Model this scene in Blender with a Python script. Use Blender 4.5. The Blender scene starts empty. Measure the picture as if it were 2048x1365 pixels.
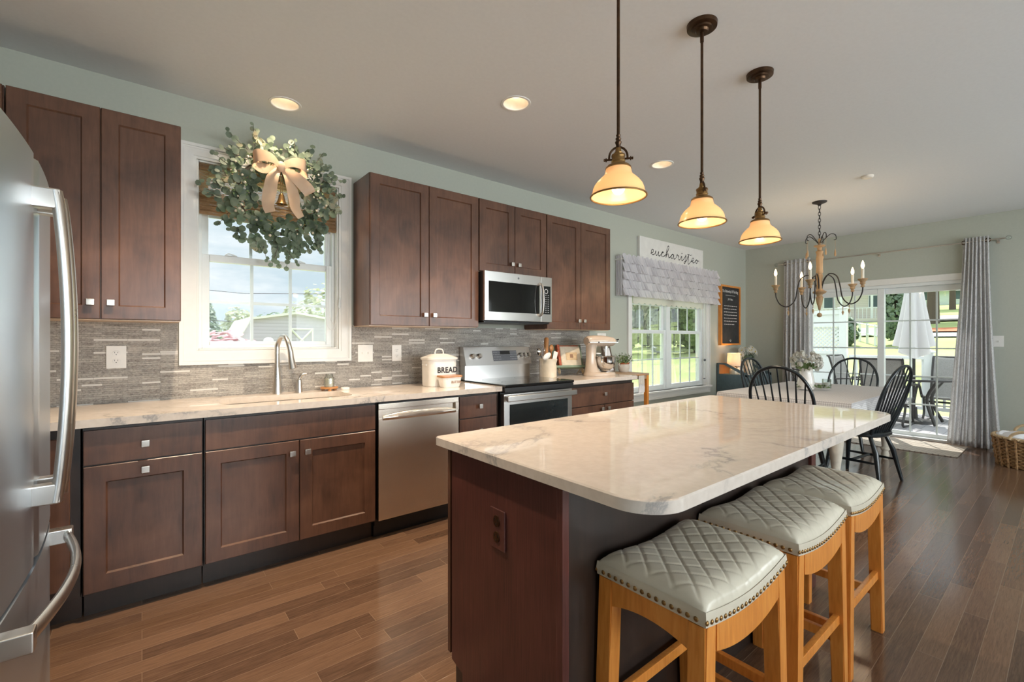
import bpy, bmesh, math, random
from mathutils import Vector, Matrix
random.seed(7)
PI = math.pi
sc = bpy.context.scene
C = sc.collection
# ------------------------------------------------------------ camera, sky, sun, exposure
cam = bpy.data.cameras.new('camera'); cam.sensor_width = 36; cam.lens = 36 * 913.24 / 2048
cam.shift_y = -1.34 / 2048; cam.clip_start = .02; cam.clip_end = 300
co = bpy.data.objects.new('camera', cam); C.objects.link(co)
co.location = (0, -3.399, 1.266); co.rotation_euler = (PI / 2, 0, -.681)
sc.camera = co
sc.view_settings.view_transform = 'Standard'; sc.view_settings.look = 'None'
sc.view_settings.gamma = 1; sc.view_settings.use_curve_mapping = False
sc.view_settings.exposure = 0.1
w = bpy.data.worlds.new('sky'); sc.world = w; w.use_nodes = True
nt = w.node_tree; nt.nodes.clear()
def _n(t, **k):
    n = nt.nodes.new(t)
    for a, v in k.items(): setattr(n, a, v)
    return n
tc = _n('ShaderNodeTexCoord'); mp = _n('ShaderNodeMapping'); mp.inputs['Scale'].default_value = (1.5, 1.5, 5)
nz = _n('ShaderNodeTexNoise'); nz.inputs['Scale'].default_value = 2.2; nz.inputs['Detail'].default_value = 7; nz.inputs['Roughness'].default_value = .6
cr = _n('ShaderNodeValToRGB'); cr.color_ramp.elements[0].position = .42; cr.color_ramp.elements[1].position = .66
cr.color_ramp.elements[0].color = (.52, .62, .68, 1); cr.color_ramp.elements[1].color = (.82, .84, .86, 1)
bg = _n('ShaderNodeBackground'); bg.inputs['Strength'].default_value = 1.0; out = _n('ShaderNodeOutputWorld')
L = nt.links.new
L(tc.outputs['Generated'], mp.inputs['Vector']); L(mp.outputs[0], nz.inputs['Vector']); L(nz.outputs['Fac'], cr.inputs['Fac'])
sx_ = _n('ShaderNodeSeparateXYZ'); L(tc.outputs['Generated'], sx_.inputs[0])
mr = _n('ShaderNodeMapRange', interpolation_type='SMOOTHSTEP'); mr.inputs[1].default_value = .38; mr.inputs[2].default_value = .85; mr.inputs[3].default_value = 1.25; mr.inputs[4].default_value = 4.0
L(sx_.outputs['Z'], mr.inputs[0]); L(mr.outputs[0], bg.inputs['Strength'])   # the sky grows brighter towards the zenith
L(cr.outputs['Color'], bg.inputs['Color']); L(bg.outputs[0], out.inputs['Surface'])
sun = bpy.data.lights.new('sun', 'SUN'); sun.energy = 6.5; sun.angle = .01; sun.color = (1, .95, .88)
so = bpy.data.objects.new('sun', sun); C.objects.link(so)
_d = Vector((-.36, -.21, -1)); so.rotation_euler = _d.to_track_quat('-Z', 'Y').to_euler(); so.location = (9, 0, 8)
def area(name, loc, target, sx, sy, power, color):
    l = bpy.data.lights.new(name, 'AREA'); l.shape = 'RECTANGLE'; l.size = sx; l.size_y = sy; l.energy = power; l.color = color
    o = bpy.data.objects.new(name, l); C.objects.link(o); o.location = loc
    o.rotation_euler = (Vector(target) - Vector(loc)).to_track_quat('-Z', 'Y').to_euler(); return o
NEARWIN = [(-.1, 1.7), (2.4, 4.2), (4.9, 6.7)]
for a, b in NEARWIN:    # area lamps standing in for daylight outside unseen windows behind the camera
    area('daylight', ((a + b) / 2, -6.72, 1.5), ((a + b) / 2, 0, 1.45), b - a, 1.5, 112, (.93, .97, 1))

# ------------------------------------------------------------ helpers
OFF = {}
class MB:
    def __init__(s): s.bm = bmesh.new()
    def _mat(s, vs, M):
        if M: bmesh.ops.transform(s.bm, matrix=M, verts=vs)
    def box(s, x0, x1, y0, y1, z0, z1, bev=0, seg=2, M=None):
        r = bmesh.ops.create_cube(s.bm, size=1)
        vs = r['verts']
        for v in vs:
            v.co = Vector(((x0 + x1) / 2 + v.co.x * (x1 - x0), (y0 + y1) / 2 + v.co.y * (y1 - y0), (z0 + z1) / 2 + v.co.z * (z1 - z0)))
        if bev:
            es = list({e for v in vs for e in v.link_edges})
            r2 = bmesh.ops.bevel(s.bm, geom=es, offset=bev, segments=seg, affect='EDGES', profile=.5)
            vs = list({v for f in r2['faces'] for v in f.verts} | {v for v in vs if v.is_valid})
        s._mat(vs, M); return s
    def ring(s, pts): return [s.bm.verts.new(p) for p in pts]
    def skin(s, loops, closed=True, cap0=False, cap1=False, wrap=False):
        vl = [s.ring(l) for l in loops]
        n = len(vl[0]); m = len(vl)
        for i in range(m if wrap else m - 1):
            a, b = vl[i], vl[(i + 1) % m]
            for j in range(n if closed else n - 1):
                k = (j + 1) % n
                try: s.bm.faces.new((a[j], a[k], b[k], b[j]))
                except ValueError: pass
        if cap0: s.bm.faces.new(vl[0][::-1])
        if cap1: s.bm.faces.new(vl[-1])
        return s
    def tube(s, pts, r, n=8, closed=False, caps=True, flat=1.0, up=None):
        pts = [Vector(p) for p in pts]; m = len(pts); loops = []
        rs = r if isinstance(r, (list, tuple)) else [r] * m
        prev = None
        for i in range(m):
            a = pts[i - 1] if (i > 0 or closed) else pts[i]; b = pts[(i + 1) % m] if (i < m - 1 or closed) else pts[i]
            t = (b - a).normalized() if (b - a).length > 1e-9 else Vector((0, 0, 1))
            if up is not None: u = Vector(up)
            elif prev is None: u = Vector((0, 0, 1)) if abs(t.z) < .9 else Vector((1, 0, 0))
            else: u = prev
            u = (u - t * u.dot(t)).normalized(); v = t.cross(u); prev = u
            loops.append([pts[i] + u * math.cos(2 * PI * k / n) * rs[i] + v * math.sin(2 * PI * k / n) * rs[i] * flat for k in range(n)])
        return s.skin(loops, True, caps and not closed, caps and not closed, closed)
    def cyl(s, p0, p1, r0, r1=None, n=20):
        return s.tube([p0, p1], [r0, r0 if r1 is None else r1], n)
    def lathe(s, prof, c=(0, 0, 0), n=32, cap0=False, cap1=False, M=None, sx=1, sy=1):
        loops = []
        for r, z in prof:
            l = [Vector((math.cos(2 * PI * k / n) * r * sx, math.sin(2 * PI * k / n) * r * sy, z)) for k in range(n)]
            if M: l = [M @ p for p in l]
            loops.append([p + Vector(c) for p in l])
        return s.skin(loops, True, cap0, cap1)
    def prism(s, poly, ax, a0, a1):
        def P(u, v, a): return {'x': (a, u, v), 'y': (u, a, v), 'z': (u, v, a)}[ax]
        l0 = s.ring([P(u, v, a0) for u, v in poly]); l1 = s.ring([P(u, v, a1) for u, v in poly]); n = len(poly)
        s.bm.faces.new(l0[::-1]); s.bm.faces.new(l1)
        for i in range(n): s.bm.faces.new((l0[i], l0[(i + 1) % n], l1[(i + 1) % n], l1[i]))
        return s
    def ball(s, c, r, sx=1, sy=1, sz=1, u=16, v=10, M=None):
        rr = bmesh.ops.create_uvsphere(s.bm, u_segments=u, v_segments=v, radius=r)
        for q in rr['verts']: q.co = Vector((q.co.x * sx, q.co.y * sy, q.co.z * sz))
        s._mat(rr['verts'], M)
        for q in rr['verts']: q.co += Vector(c)
        return s
    def grid(s, fn, nu, nv, closed_u=False):
        vs = [[s.bm.verts.new(fn(i / nu, j / nv)) for j in range(nv + 1)] for i in range(nu if closed_u else nu + 1)]
        for i in range(nu):
            a = vs[i]; b = vs[(i + 1) % len(vs)]
            for j in range(nv): s.bm.faces.new((a[j], b[j], b[j + 1], a[j + 1]))
        return s
    def poly(s, pts): s.bm.faces.new(s.ring(pts)); return s
def obj(name, mb, mat, parent=None, ang=40, solid=0, kind=None, label=None):
    me = bpy.data.meshes.new(name)
    bm = mb.bm
    bmesh.ops.recalc_face_normals(bm, faces=bm.faces)
    bm.to_mesh(me); bm.free()
    for p in me.polygons: p.use_smooth = True
    me.set_sharp_from_angle(angle=math.radians(ang))
    o = bpy.data.objects.new(name, me); C.objects.link(o)
    me.materials.append(mat)
    if parent is not None:
        off = OFF[parent.name]; OFF[o.name] = off
        if off.length: me.transform(Matrix.Translation(-off))
        o.parent = parent
    else: OFF[o.name] = Vector((0, 0, 0))
    if solid:
        md = o.modifiers.new('solid', 'SOLIDIFY'); md.thickness = solid; md.offset = 0
    if len(me.polygons) < 900:
        md = o.modifiers.new('normals', 'WEIGHTED_NORMAL'); md.keep_sharp = True; md.mode = 'FACE_AREA'; md.weight = 90
    if kind: o['kind'] = kind
    if label: o['label'] = label
    return o
def tag(o, label, cat, group=None, kind=None):
    o['label'] = label; o['category'] = cat
    if group: o['group'] = group
    if kind: o['kind'] = kind
    return o
def thing(name, label, cat, loc=(0, 0, 0), rz=0, group=None):
    o = bpy.data.objects.new(name, None); C.objects.link(o); o.empty_display_size = .05
    o.location = loc; o.rotation_euler = (0, 0, rz); OFF[o.name] = Vector(loc)
    return tag(o, label, cat, group)
def struct(name, mb, mat, parent=None, ang=40):
    o = obj(name, mb, mat, parent, ang)
    if parent is None: o['kind'] = 'structure'
    return o
def sroot(name, loc=(0, 0, 0)):
    o = bpy.data.objects.new(name, None); C.objects.link(o); o['kind'] = 'structure'; o.location = loc; OFF[o.name] = Vector(loc); return o
def dup(root, loc, rz=None, label=None, group=None):
    r = root.copy(); C.objects.link(r); r.location = loc
    if rz is not None: r.rotation_euler = (0, 0, rz)
    if label: r['label'] = label
    if group: r['group'] = group
    for ch in list(root.children):
        c = ch.copy(); C.objects.link(c); c.parent = r
        for g in ch.children:
            d = g.copy(); C.objects.link(d); d.parent = c
    return r
def bez(p0, p1, p2, p3, n=10):
    r = []
    for i in range(n + 1):
        t = i / n; a = (1 - t) ** 3; b = 3 * t * (1 - t) ** 2; c = 3 * t * t * (1 - t); d = t ** 3
        r.append(tuple(a * p0[k] + b * p1[k] + c * p2[k] + d * p3[k] for k in range(len(p0))))
    return r
def spline(pts, n=8):
    r = []; m = len(pts)
    for i in range(m - 1):
        p0 = pts[max(i - 1, 0)]; p1 = pts[i]; p2 = pts[i + 1]; p3 = pts[min(i + 2, m - 1)]
        for k in range(n):
            t = k / n
            r.append(tuple(.5 * (2 * p1[q] + (p2[q] - p0[q]) * t + (2 * p0[q] - 5 * p1[q] + 4 * p2[q] - p3[q]) * t * t + (3 * p1[q] - p0[q] - 3 * p2[q] + p3[q]) * t ** 3) for q in range(len(p1))))
    r.append(tuple(pts[-1])); return r
def text_mesh(name, s, size, M, mat, parent, sx=1.0, ext=.0006, bold=0, spacing=1.0):
    cu = bpy.data.curves.new(name, 'FONT'); cu.body = s; cu.size = size; cu.extrude = ext; cu.offset = bold; cu.align_x = 'CENTER'; cu.space_character = spacing
    t = bpy.data.objects.new(name, cu); C.objects.link(t)
    bpy.context.view_layer.update()
    me = bpy.data.meshes.new_from_object(t.evaluated_get(bpy.context.evaluated_depsgraph_get()))
    bpy.data.objects.remove(t)
    me.transform(Matrix.Diagonal((sx, 1, 1, 1))); me.transform(M)
    o = bpy.data.objects.new(name, me); C.objects.link(o); me.materials.clear(); me.materials.append(mat)
    me.transform(Matrix.Translation(-OFF[parent.name])); o.parent = parent; OFF[o.name] = OFF[parent.name]
    return o
FRONT = Matrix.Rotation(PI / 2, 4, 'X')     # text facing -Y

# ------------------------------------------------------------ materials
class NT:
    def __init__(s, name):
        s.m = bpy.data.materials.new(name); s.m.use_nodes = True; s.t = s.m.node_tree
        s.b = s.t.nodes['Principled BSDF']; s.o = s.t.nodes['Material Output']
    def n(s, t, ins=None, **k):
        q = s.t.nodes.new(t)
        for a, v in k.items(): setattr(q, a, v)
        for a, v in (ins or {}).items():
            if isinstance(v, tuple) and len(v) == 2 and hasattr(v[0], 'bl_idname'): s.t.links.new(v[0].outputs[v[1]], q.inputs[a])
            else: q.inputs[a].default_value = v
        return q
    def L(s, a, ao, b, bi): s.t.links.new(a.outputs[ao], b.inputs[bi])
    def coord(s, scale=(1, 1, 1), kind='Object', rot=(0, 0, 0)):
        c = s.n('ShaderNodeTexCoord'); return s.n('ShaderNodeMapping', {'Vector': (c, kind), 'Scale': scale, 'Rotation': rot})
    def noise(s, co, scale, detail=4, rough=.5, dist=0): return s.n('ShaderNodeTexNoise', {'Vector': (co, 0), 'Scale': scale, 'Detail': detail, 'Roughness': rough, 'Distortion': dist})
    def ramp(s, src, so, stops, interp='LINEAR'):
        r = s.n('ShaderNodeValToRGB'); r.color_ramp.interpolation = interp
        e = r.color_ramp.elements
        while len(e) < len(stops): e.new(.5)
        for q, (p, c) in zip(e, stops): q.position = p; q.color = (*c, 1) if len(c) == 3 else c
        s.L(src, so, r, 'Fac'); return r
    def math(s, op, a, b=0.0, clamp=False):
        q = s.n('ShaderNodeMath', operation=op, use_clamp=clamp)
        for i, v in enumerate((a, b)):
            if isinstance(v, tuple): s.L(v[0], v[1], q, i)
            else: q.inputs[i].default_value = v
        return q
    def mix(s, f, a, b):
        q = s.n('ShaderNodeMix', data_type='RGBA')
        for i, v in ((0, f), (6, a), (7, b)):
            if isinstance(v, tuple) and hasattr(v[0], 'bl_idname'): s.t.links.new(v[0].outputs[v[1]], q.inputs[i])
            else: q.inputs[i].default_value = v if i == 0 else (*v, 1)
        return q
    def bump(s, src, so, strength=.2, dist=.002):
        q = s.n('ShaderNodeBump', {'Height': (src, so), 'Strength': strength, 'Distance': dist}); s.L(q, 0, s.b, 'Normal'); return q
    def set(s, **k):
        for a, v in k.items():
            i = s.b.inputs[{'color': 'Base Color', 'rough': 'Roughness', 'metal': 'Metallic', 'spec': 'Specular IOR Level', 'coat': 'Coat Weight', 'coatr': 'Coat Roughness', 'em': 'Emission Color', 'es': 'Emission Strength', 'trans': 'Transmission Weight', 'ior': 'IOR', 'alpha': 'Alpha', 'sss': 'Subsurface Weight', 'aniso': 'Anisotropic', 'sheen': 'Sheen Weight'}[a]]
            i.default_value = (*v, 1) if isinstance(v, tuple) and len(v) == 3 else v
        return s
def plain(name, color, rough=.5, metal=0, var=.06, scale=30, **k):
    t = NT(name).set(rough=rough, metal=metal, **k)
    nz = t.noise(t.coord(), scale, 3)
    a = tuple(max(0, c * (1 - var)) for c in color); b = tuple(c * (1 + var) for c in color)
    r = t.ramp(nz, 'Fac', [(.3, a), (.7, b)]); t.L(r, 'Color', t.b, 'Base Color'); return t.m
def wood(name, stops, scale=(9, 9, 1), rough=.35, coat=.3, blotch=.5, bump=.05, coatr=.15):
    t = NT(name).set(rough=rough, coat=coat, coatr=coatr)
    g = t.noise(t.coord(scale), 6, 6, .6, .4); bl = t.noise(t.coord((1, 1, 1)), 5, 3, .5, .6)
    mx = t.math('MULTIPLY', (g, 'Fac'), 1 - blotch); m2 = t.math('MULTIPLY', (bl, 'Fac'), blotch); sm = t.math('ADD', (mx, 0), (m2, 0))
    r = t.ramp(sm, 0, stops); t.L(r, 'Color', t.b, 'Base Color'); t.bump(g, 'Fac', bump, .001); return t.m
def steel(name, color=(.60, .59, .57), rough=.28, scale=(1, 1, 60), metal=1.0, aniso=0):
    t = NT(name).set(color=color, metal=metal, rough=rough, aniso=aniso)
    if aniso:
        tg = t.n('ShaderNodeTangent', direction_type='RADIAL', axis='Z'); t.L(tg, 0, t.b, 'Tangent'); t.b.inputs['Anisotropic Rotation'].default_value = .25
    g = t.noise(t.coord(scale), 12, 3)
    r = t.ramp(g, 'Fac', [(.3, (rough * .9,) * 3), (.7, (rough * 1.12,) * 3)]); 
    if not aniso: t.L(r, 'Color', t.b, 'Roughness')
    return t.m
def glassy(name, tint=(.97, .985, .985), refl=.008, rough=.0):
    t = NT(name); tr = t.n('ShaderNodeBsdfTransparent', {'Color': (*tint, 1)}); gl = t.n('ShaderNodeBsdfGlossy', {'Roughness': rough})
    fr = t.n('ShaderNodeFresnel', {'IOR': 1.35}); f2 = t.math('MULTIPLY', (fr, 0), refl / .022)
    mx = t.n('ShaderNodeMixShader', {0: (t.math('MINIMUM', (f2, 0), .6), 0), 1: (tr, 0), 2: (gl, 0)}); t.L(mx, 0, t.o, 'Surface'); return t.m
def emis(name, color, strength):
    t = NT(name).set(color=color, em=color, es=strength, rough=.4); return t.m

M = {}
M['wall'] = plain('wall_paint', (.455, .475, .41), .6, var=.02, scale=60)
M['ceil'] = plain('ceiling_paint', (.755, .765, .775), .7, var=.015, scale=50)
M['trim'] = plain('trim_paint', (.80, .79, .76), .35, var=.015)
M['vinyl'] = plain('window_vinyl', (.80, .83, .83), .35, var=.015)
M['white'] = plain('white_plastic', (.82, .80, .76), .35, var=.02)
M['enamel'] = plain('white_enamel', (.84, .81, .76), .22, var=.02, coat=.4)
M['ceramic'] = plain('cream_ceramic', (.72, .62, .48), .3, var=.05, coat=.4)
M['cab'] = wood('stained_maple', [(.30, (.058, .027, .017)), (.5, (.118, .053, .031)), (.72, (.175, .082, .048))], rough=.34, coat=.25, blotch=.6, coatr=.25)
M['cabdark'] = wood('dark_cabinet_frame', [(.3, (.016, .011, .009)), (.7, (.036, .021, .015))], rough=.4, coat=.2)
M['island'] = wood('mahogany_panel', [(.28, (.045, .016, .013)), (.5, (.095, .030, .024)), (.75, (.15, .047, .038))], scale=(30, 30, 1.2), rough=.35, coat=.15, blotch=.35)
M['maplepale'] = wood('pale_maple', [(.3, (.55, .36, .2)), (.7, (.7, .48, .3))])
M['honey'] = wood('honey_wood', [(.28, (.56, .18, .026)), (.5, (.74, .275, .05)), (.75, (.86, .38, .09))], scale=(14, 14, 1.4), rough=.3, coat=.4, blotch=.3)
M['oak'] = wood('pale_oak', [(.3, (.34, .22, .13)), (.7, (.50, .36, .24))], scale=(2, 20, 14), rough=.5, coat=0)
M['orangewood'] = wood('orange_wood', [(.3, (.40, .16, .045)), (.7, (.58, .27, .09))], rough=.4)
M['steel'] = steel('brushed_steel', (.66, .64, .62), .3, aniso=.6); M['steelv'] = steel('fridge_steel', (.60, .68, .77), .34, (1, 1, 60), aniso=.6)
M['dwsteel'] = steel('dishwasher_steel', (.74, .66, .57), .25, (1.2, 1, 60), aniso=.9)
M['nickel'] = steel('brushed_nickel', (.62, .58, .53), .3, (1, 1, 1)); M['chrome'] = plain('chrome', (.75, .74, .72), .08, 1, .02)
M['bronze'] = plain('oiled_bronze', (.075, .038, .018), .32, .75, .3); M['brass'] = plain('aged_brass', (.30, .17, .06), .35, .8, .2)
M['black'] = plain('black_plastic', (.012, .012, .013), .35, var=.1); M['blackglass'] = plain('black_glass', (.010, .011, .012), .06, 0, .05, coat=.5)
M['ovenglass'] = plain('oven_glass', (.022, .030, .034), .05, 0, .05, coat=.6)
M['blackpaint'] = plain('black_chair_paint', (.010, .016, .020), .28, 0, .2, coat=.3)
M['iron'] = plain('dark_iron', (.03, .027, .027), .5, .5, .2)
M['gray'] = plain('gray_panel', (.14, .145, .16), .4, .1); M['ltgray'] = plain('light_gray_print', (.55, .55, .56), .5)
M['ink'] = plain('black_ink', (.02, .018, .02), .6); M['brownink'] = plain('brown_ink', (.30, .17, .10), .6)
M['glass'] = glassy('window_glass'); M['clear'] = glassy('clear_glass', (.93, .95, .94), .06)
M['wax'] = plain('cream_wax', (.80, .74, .60), .5, var=.03)
M['slate'] = plain('slate_blue_paint', (.085, .125, .14), .45, var=.1)
M['leafw'] = None
def leafmat(name, stops, trans=.38, rough=.5):
    t = NT(name).set(rough=rough); nz = t.noise(t.coord(), 9, 2)
    r = t.ramp(nz, 'Fac', stops); t.L(r, 'Color', t.b, 'Base Color')
    tl = t.n('ShaderNodeBsdfTranslucent'); t.L(r, 'Color', tl, 'Color')
    mx = t.n('ShaderNodeMixShader', {0: trans, 1: (t.b, 0), 2: (tl, 0)}); t.L(mx, 0, t.o, 'Surface'); return t.m
M['leafw'] = leafmat('eucalyptus_leaf', [(.3, (.095, .13, .09)), (.5, (.18, .235, .165)), (.62, (.29, .34, .25)), (.72, (.46, .40, .26))])
M['leafg'] = leafmat('herb_leaf', [(.3, (.10, .17, .05)), (.7, (.30, .40, .18))])
M['tree'] = leafmat('tree_leaf', [(.3, (.14, .24, .08)), (.55, (.28, .40, .14)), (.75, (.46, .55, .24))])
M['treedark'] = leafmat('conifer_leaf', [(.3, (.12, .18, .13)), (.7, (.27, .35, .24))])
M['treepale'] = leafmat('spring_leaf', [(.3, (.38, .41, .28)), (.7, (.55, .57, .42))])
M['pink'] = leafmat('pink_blossom', [(.3, (.55, .32, .36)), (.7, (.78, .55, .58))])
M['petal'] = leafmat('white_petal', [(.3, (.66, .64, .56)), (.7, (.86, .85, .80))], .3)
M['bark'] = plain('bark', (.12, .09, .07), .9, var=.3)
M['berry'] = plain('cream_berry', (.75, .66, .52), .5)
M['ribbon'] = leafmat('cream_satin_ribbon', [(.3, (.72, .50, .33)), (.7, (.82, .62, .44))], .3, .35)
M['terra'] = plain('terracotta', (.42, .13, .05), .6, var=.15); M['stoneware'] = plain('gray_stoneware', (.62, .57, .50), .5)
M['red'] = plain('red_cover', (.42, .09, .035), .5, var=.4, scale=60); M['sage'] = plain('sage_enamel', (.20, .27, .19), .4)
M['paper'] = plain('aged_paper', (.66, .58, .45), .7, var=.08); M['cream'] = plain('cream_mixer_paint', (.60, .48, .38), .22, var=.02, coat=.5)
M['woodcol'] = wood('weathered_wood', [(.3, (.28, .17, .08)), (.7, (.50, .34, .19))], rough=.7, coat=0)
M['cloth_white'] = plain('white_cotton', (.76, .75, .76), .9, var=.04)
M['chalk'] = plain('blackboard', (.030, .031, .034), .6, var=.3, scale=12); M['chalkwhite'] = plain('chalk_white', (.7, .7, .7), .8)
M['signwhite'] = plain('white_board', (.74, .73, .70), .6, var=.04, scale=14)
M['tan'] = plain('wicker_tan', (.44, .26, .12), .6, var=.3, scale=50); M['tanpale'] = plain('wicker_pale', (.60, .44, .26), .6, var=.2)
M['tablewhite'] = plain('distressed_white_paint', (.66, .60, .50), .5, var=.1, scale=18)
def quartz():
    t = NT('white_quartz').set(rough=.035, spec=.5); c = t.coord()
    wn = t.noise(t.coord((1, 1.4, 1), rot=(0, 0, .6)), 1.15, 8, .62, .5); a = t.math('SUBTRACT', (wn, 'Fac'), .5); a = t.math('ABSOLUTE', (a, 0))
    v = t.ramp(a, 0, [(0, (1, 1, 1)), (.006, (.6, .6, .6)), (.012, (.22, .22, .22)), (.034, (0, 0, 0))]); mk = t.noise(c, 1.7, 2); mk = t.ramp(mk, 'Fac', [(.40, (0, 0, 0)), (.54, (1, 1, 1))])
    f = t.math('MULTIPLY', (v, 0), (mk, 0)); f = t.math('MULTIPLY', (f, 0), .85); cl = t.noise(c, 40, 3); b = t.ramp(cl, 'Fac', [(.35, (.68, .60, .53)), (.65, (.73, .65, .58))])
    m = t.mix((f, 0), (b, 0), (.30, .29, .29)); t.L(m, 2, t.b, 'Base Color'); return t.m
M['quartz'] = quartz()
def floor_mat():
    t = NT('plank_floor').set(spec=.6); c = t.coord()
    br = t.n('ShaderNodeTexBrick', {'Vector': (c, 0), 'Color1': (0, 0, 0, 1), 'Color2': (1, 1, 1, 1), 'Mortar': (.5, .5, .5, 1), 'Scale': 1, 'Mortar Size': .0013, 'Mortar Smooth': .3, 'Brick Width': .82, 'Row Height': .083, 'Bias': 0}, offset=.37, offset_frequency=2, squash=1.4, squash_frequency=3)
    g = t.noise(t.coord((1.6, 26, 1)), 5, 6, .65, 1.2)
    gm = t.math('MULTIPLY', (g, 'Fac'), .62); bm = t.math('MULTIPLY', (br, 'Color'), .26); s = t.math('ADD', (gm, 0), (bm, 0))
    r = t.ramp(s, 0, [(.20, (.066, .037, .023)), (.40, (.125, .070, .043)), (.56, (.182, .104, .062)), (.75, (.24, .14, .085))])
    m = t.mix((br, 'Fac'), (r, 0), (.24, .155, .10)); t.L(m, 2, t.b, 'Base Color')
    rr = t.ramp(g, 'Fac', [(.3, (.11,) * 3), (.7, (.20,) * 3)]); t.L(rr, 0, t.b, 'Roughness')
    h = t.math('MULTIPLY', (br, 'Fac'), -1.0); h2 = t.math('MULTIPLY', (g, 'Fac'), .25); hh = t.math('ADD', (h, 0), (h2, 0)); t.bump(hh, 0, .25, .0015); return t.m
M['floor'] = floor_mat()
def stone_mat():
    t = NT('ledger_stone_mosaic').set(spec=.3); c = t.coord(rot=(PI / 2, 0, 0))
    br = t.n('ShaderNodeTexBrick', {'Vector': (c, 0), 'Color1': (0, 0, 0, 1), 'Color2': (1, 1, 1, 1), 'Mortar': (.1, .1, .1, 1), 'Scale': 1, 'Mortar Size': .0005, 'Mortar Smooth': .2, 'Brick Width': .085, 'Row Height': .0118, 'Bias': 0}, offset=.43, offset_frequency=2, squash=1.7, squash_frequency=2)
    n1 = t.noise(t.coord((1, 1, 1.8)), 75, 5, .7, .6); n2 = t.noise(t.coord((1, 1, 3)), 5, 3)
    a = t.math('MULTIPLY', (br, 'Color'), .11); b = t.math('MULTIPLY', (n1, 'Fac'), .62); d = t.math('MULTIPLY', (n2, 'Fac'), .25); s = t.math('ADD', (a, 0), (b, 0)); s = t.math('ADD', (s, 0), (d, 0))
    r = t.ramp(s, 0, [(.30, (.13, .115, .105)), (.42, (.30, .28, .255)), (.52, (.43, .405, .37)), (.66, (.60, .565, .51))])
    hi = t.math('GREATER_THAN', (br, 'Color'), .94); m = t.mix((hi, 0), (r, 0), (.74, .72, .68)); m2 = t.mix((br, 'Fac'), (m, 2), (.16, .15, .14)); t.L(m2, 2, t.b, 'Base Color')
    ro = t.ramp(hi, 0, [(0, (.55,) * 3), (1, (.15,) * 3)]); t.L(ro, 0, t.b, 'Roughness')
    hh = t.math('MULTIPLY', (br, 'Color'), .8); h2 = t.math('MULTIPLY', (n1, 'Fac'), .8); h3 = t.math('ADD', (hh, 0), (h2, 0)); h4 = t.math('SUBTRACT', (h3, 0), (br, 'Fac')); t.bump(h4, 0, .7, .006); return t.m
M['stone'] = stone_mat()
def stripes(t, co, ax, period, duty=.5):
    s = t.n('ShaderNodeSeparateXYZ', {0: (co, 0)}); q = t.math('DIVIDE', (s, ax), period); f = t.math('FRACT', (q, 0)); return t.math('GREATER_THAN', (f, 0), duty)
def gingham():
    t = NT('gray_gingham').set(rough=.9); c = t.coord()
    a = stripes(t, c, 0, .016); b = stripes(t, c, 1, .016); z = stripes(t, c, 2, .016); s = t.math('ADD', (a, 0), (b, 0)); s = t.math('ADD', (s, 0), (z, 0)); s = t.math('DIVIDE', (s, 0), 3.0)
    r = t.ramp(s, 0, [(0, (.78, .76, .75)), (.34, (.62, .60, .59)), (.67, (.48, .46, .46)), (1, (.44, .42, .42))]); t.L(r, 0, t.b, 'Base Color'); return t.m
M['gingham'] = gingham()
def curtain_mat():
    t = NT('damask_curtain').set(rough=.9); c = t.coord((1, 1, .7)); n1 = t.noise(c, 34, 5, .7, 2.5)
    r = t.ramp(n1, 'Fac', [(.40, (.70, .69, .69)), (.50, (.88, .87, .87)), (.6, (.92, .91, .91))]); t.L(r, 0, t.b, 'Base Color')
    tl = t.n('ShaderNodeBsdfTranslucent'); t.L(r, 0, tl, 'Color'); mx = t.n('ShaderNodeMixShader', {0: .55, 1: (t.b, 0), 2: (tl, 0)}); t.L(mx, 0, t.o, 'Surface'); return t.m
M['curtain'] = curtain_mat()
def thin_cloth(name, col, tr):
    t = NT(name).set(color=col, rough=.9); tl = t.n('ShaderNodeBsdfTranslucent', {'Color': (*col, 1)}); mx = t.n('ShaderNodeMixShader', {0: tr, 1: (t.b, 0), 2: (tl, 0)}); t.L(mx, 0, t.o, 'Surface'); return t.m
M['ruffle'] = thin_cloth('white_ruffle_cotton', (.76, .74, .77), .3); M['lampshade'] = thin_cloth('linen_lampshade', (.85, .78, .68), .45)
M['umbrella'] = thin_cloth('white_umbrella_canvas', (.78, .76, .78), .2); M['rollershade'] = thin_cloth('cream_shade_cloth', (.70, .66, .58), .3)
def bamboo():
    t = NT('woven_bamboo').set(rough=.7); c = t.coord(); s = t.n('ShaderNodeTexWave', {'Vector': (c, 0), 'Scale': 42, 'Distortion': 1.5, 'Detail': 2}, wave_type='BANDS', bands_direction='Z'); n1 = t.noise(t.coord((2, 1, 70)), 3, 4)
    f = t.math('MULTIPLY', (s, 'Fac'), (n1, 'Fac')); r = t.ramp(f, 0, [(.1, (.24, .135, .07)), (.35, (.50, .31, .175)), (.6, (.66, .45, .28))]); t.L(r, 0, t.b, 'Base Color')
    tl = t.n('ShaderNodeBsdfTranslucent'); t.L(r, 0, tl, 'Color'); mx = t.n('ShaderNodeMixShader', {0: .55, 1: (t.b, 0), 2: (tl, 0)})
    hl = t.math('LESS_THAN', (f, 0), .07); tp = t.n('ShaderNodeBsdfTransparent'); m2 = t.n('ShaderNodeMixShader', {0: (hl, 0), 1: (mx, 0), 2: (tp, 0)}); t.L(m2, 0, t.o, 'Surface'); return t.m
M['bamboo'] = bamboo()
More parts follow.
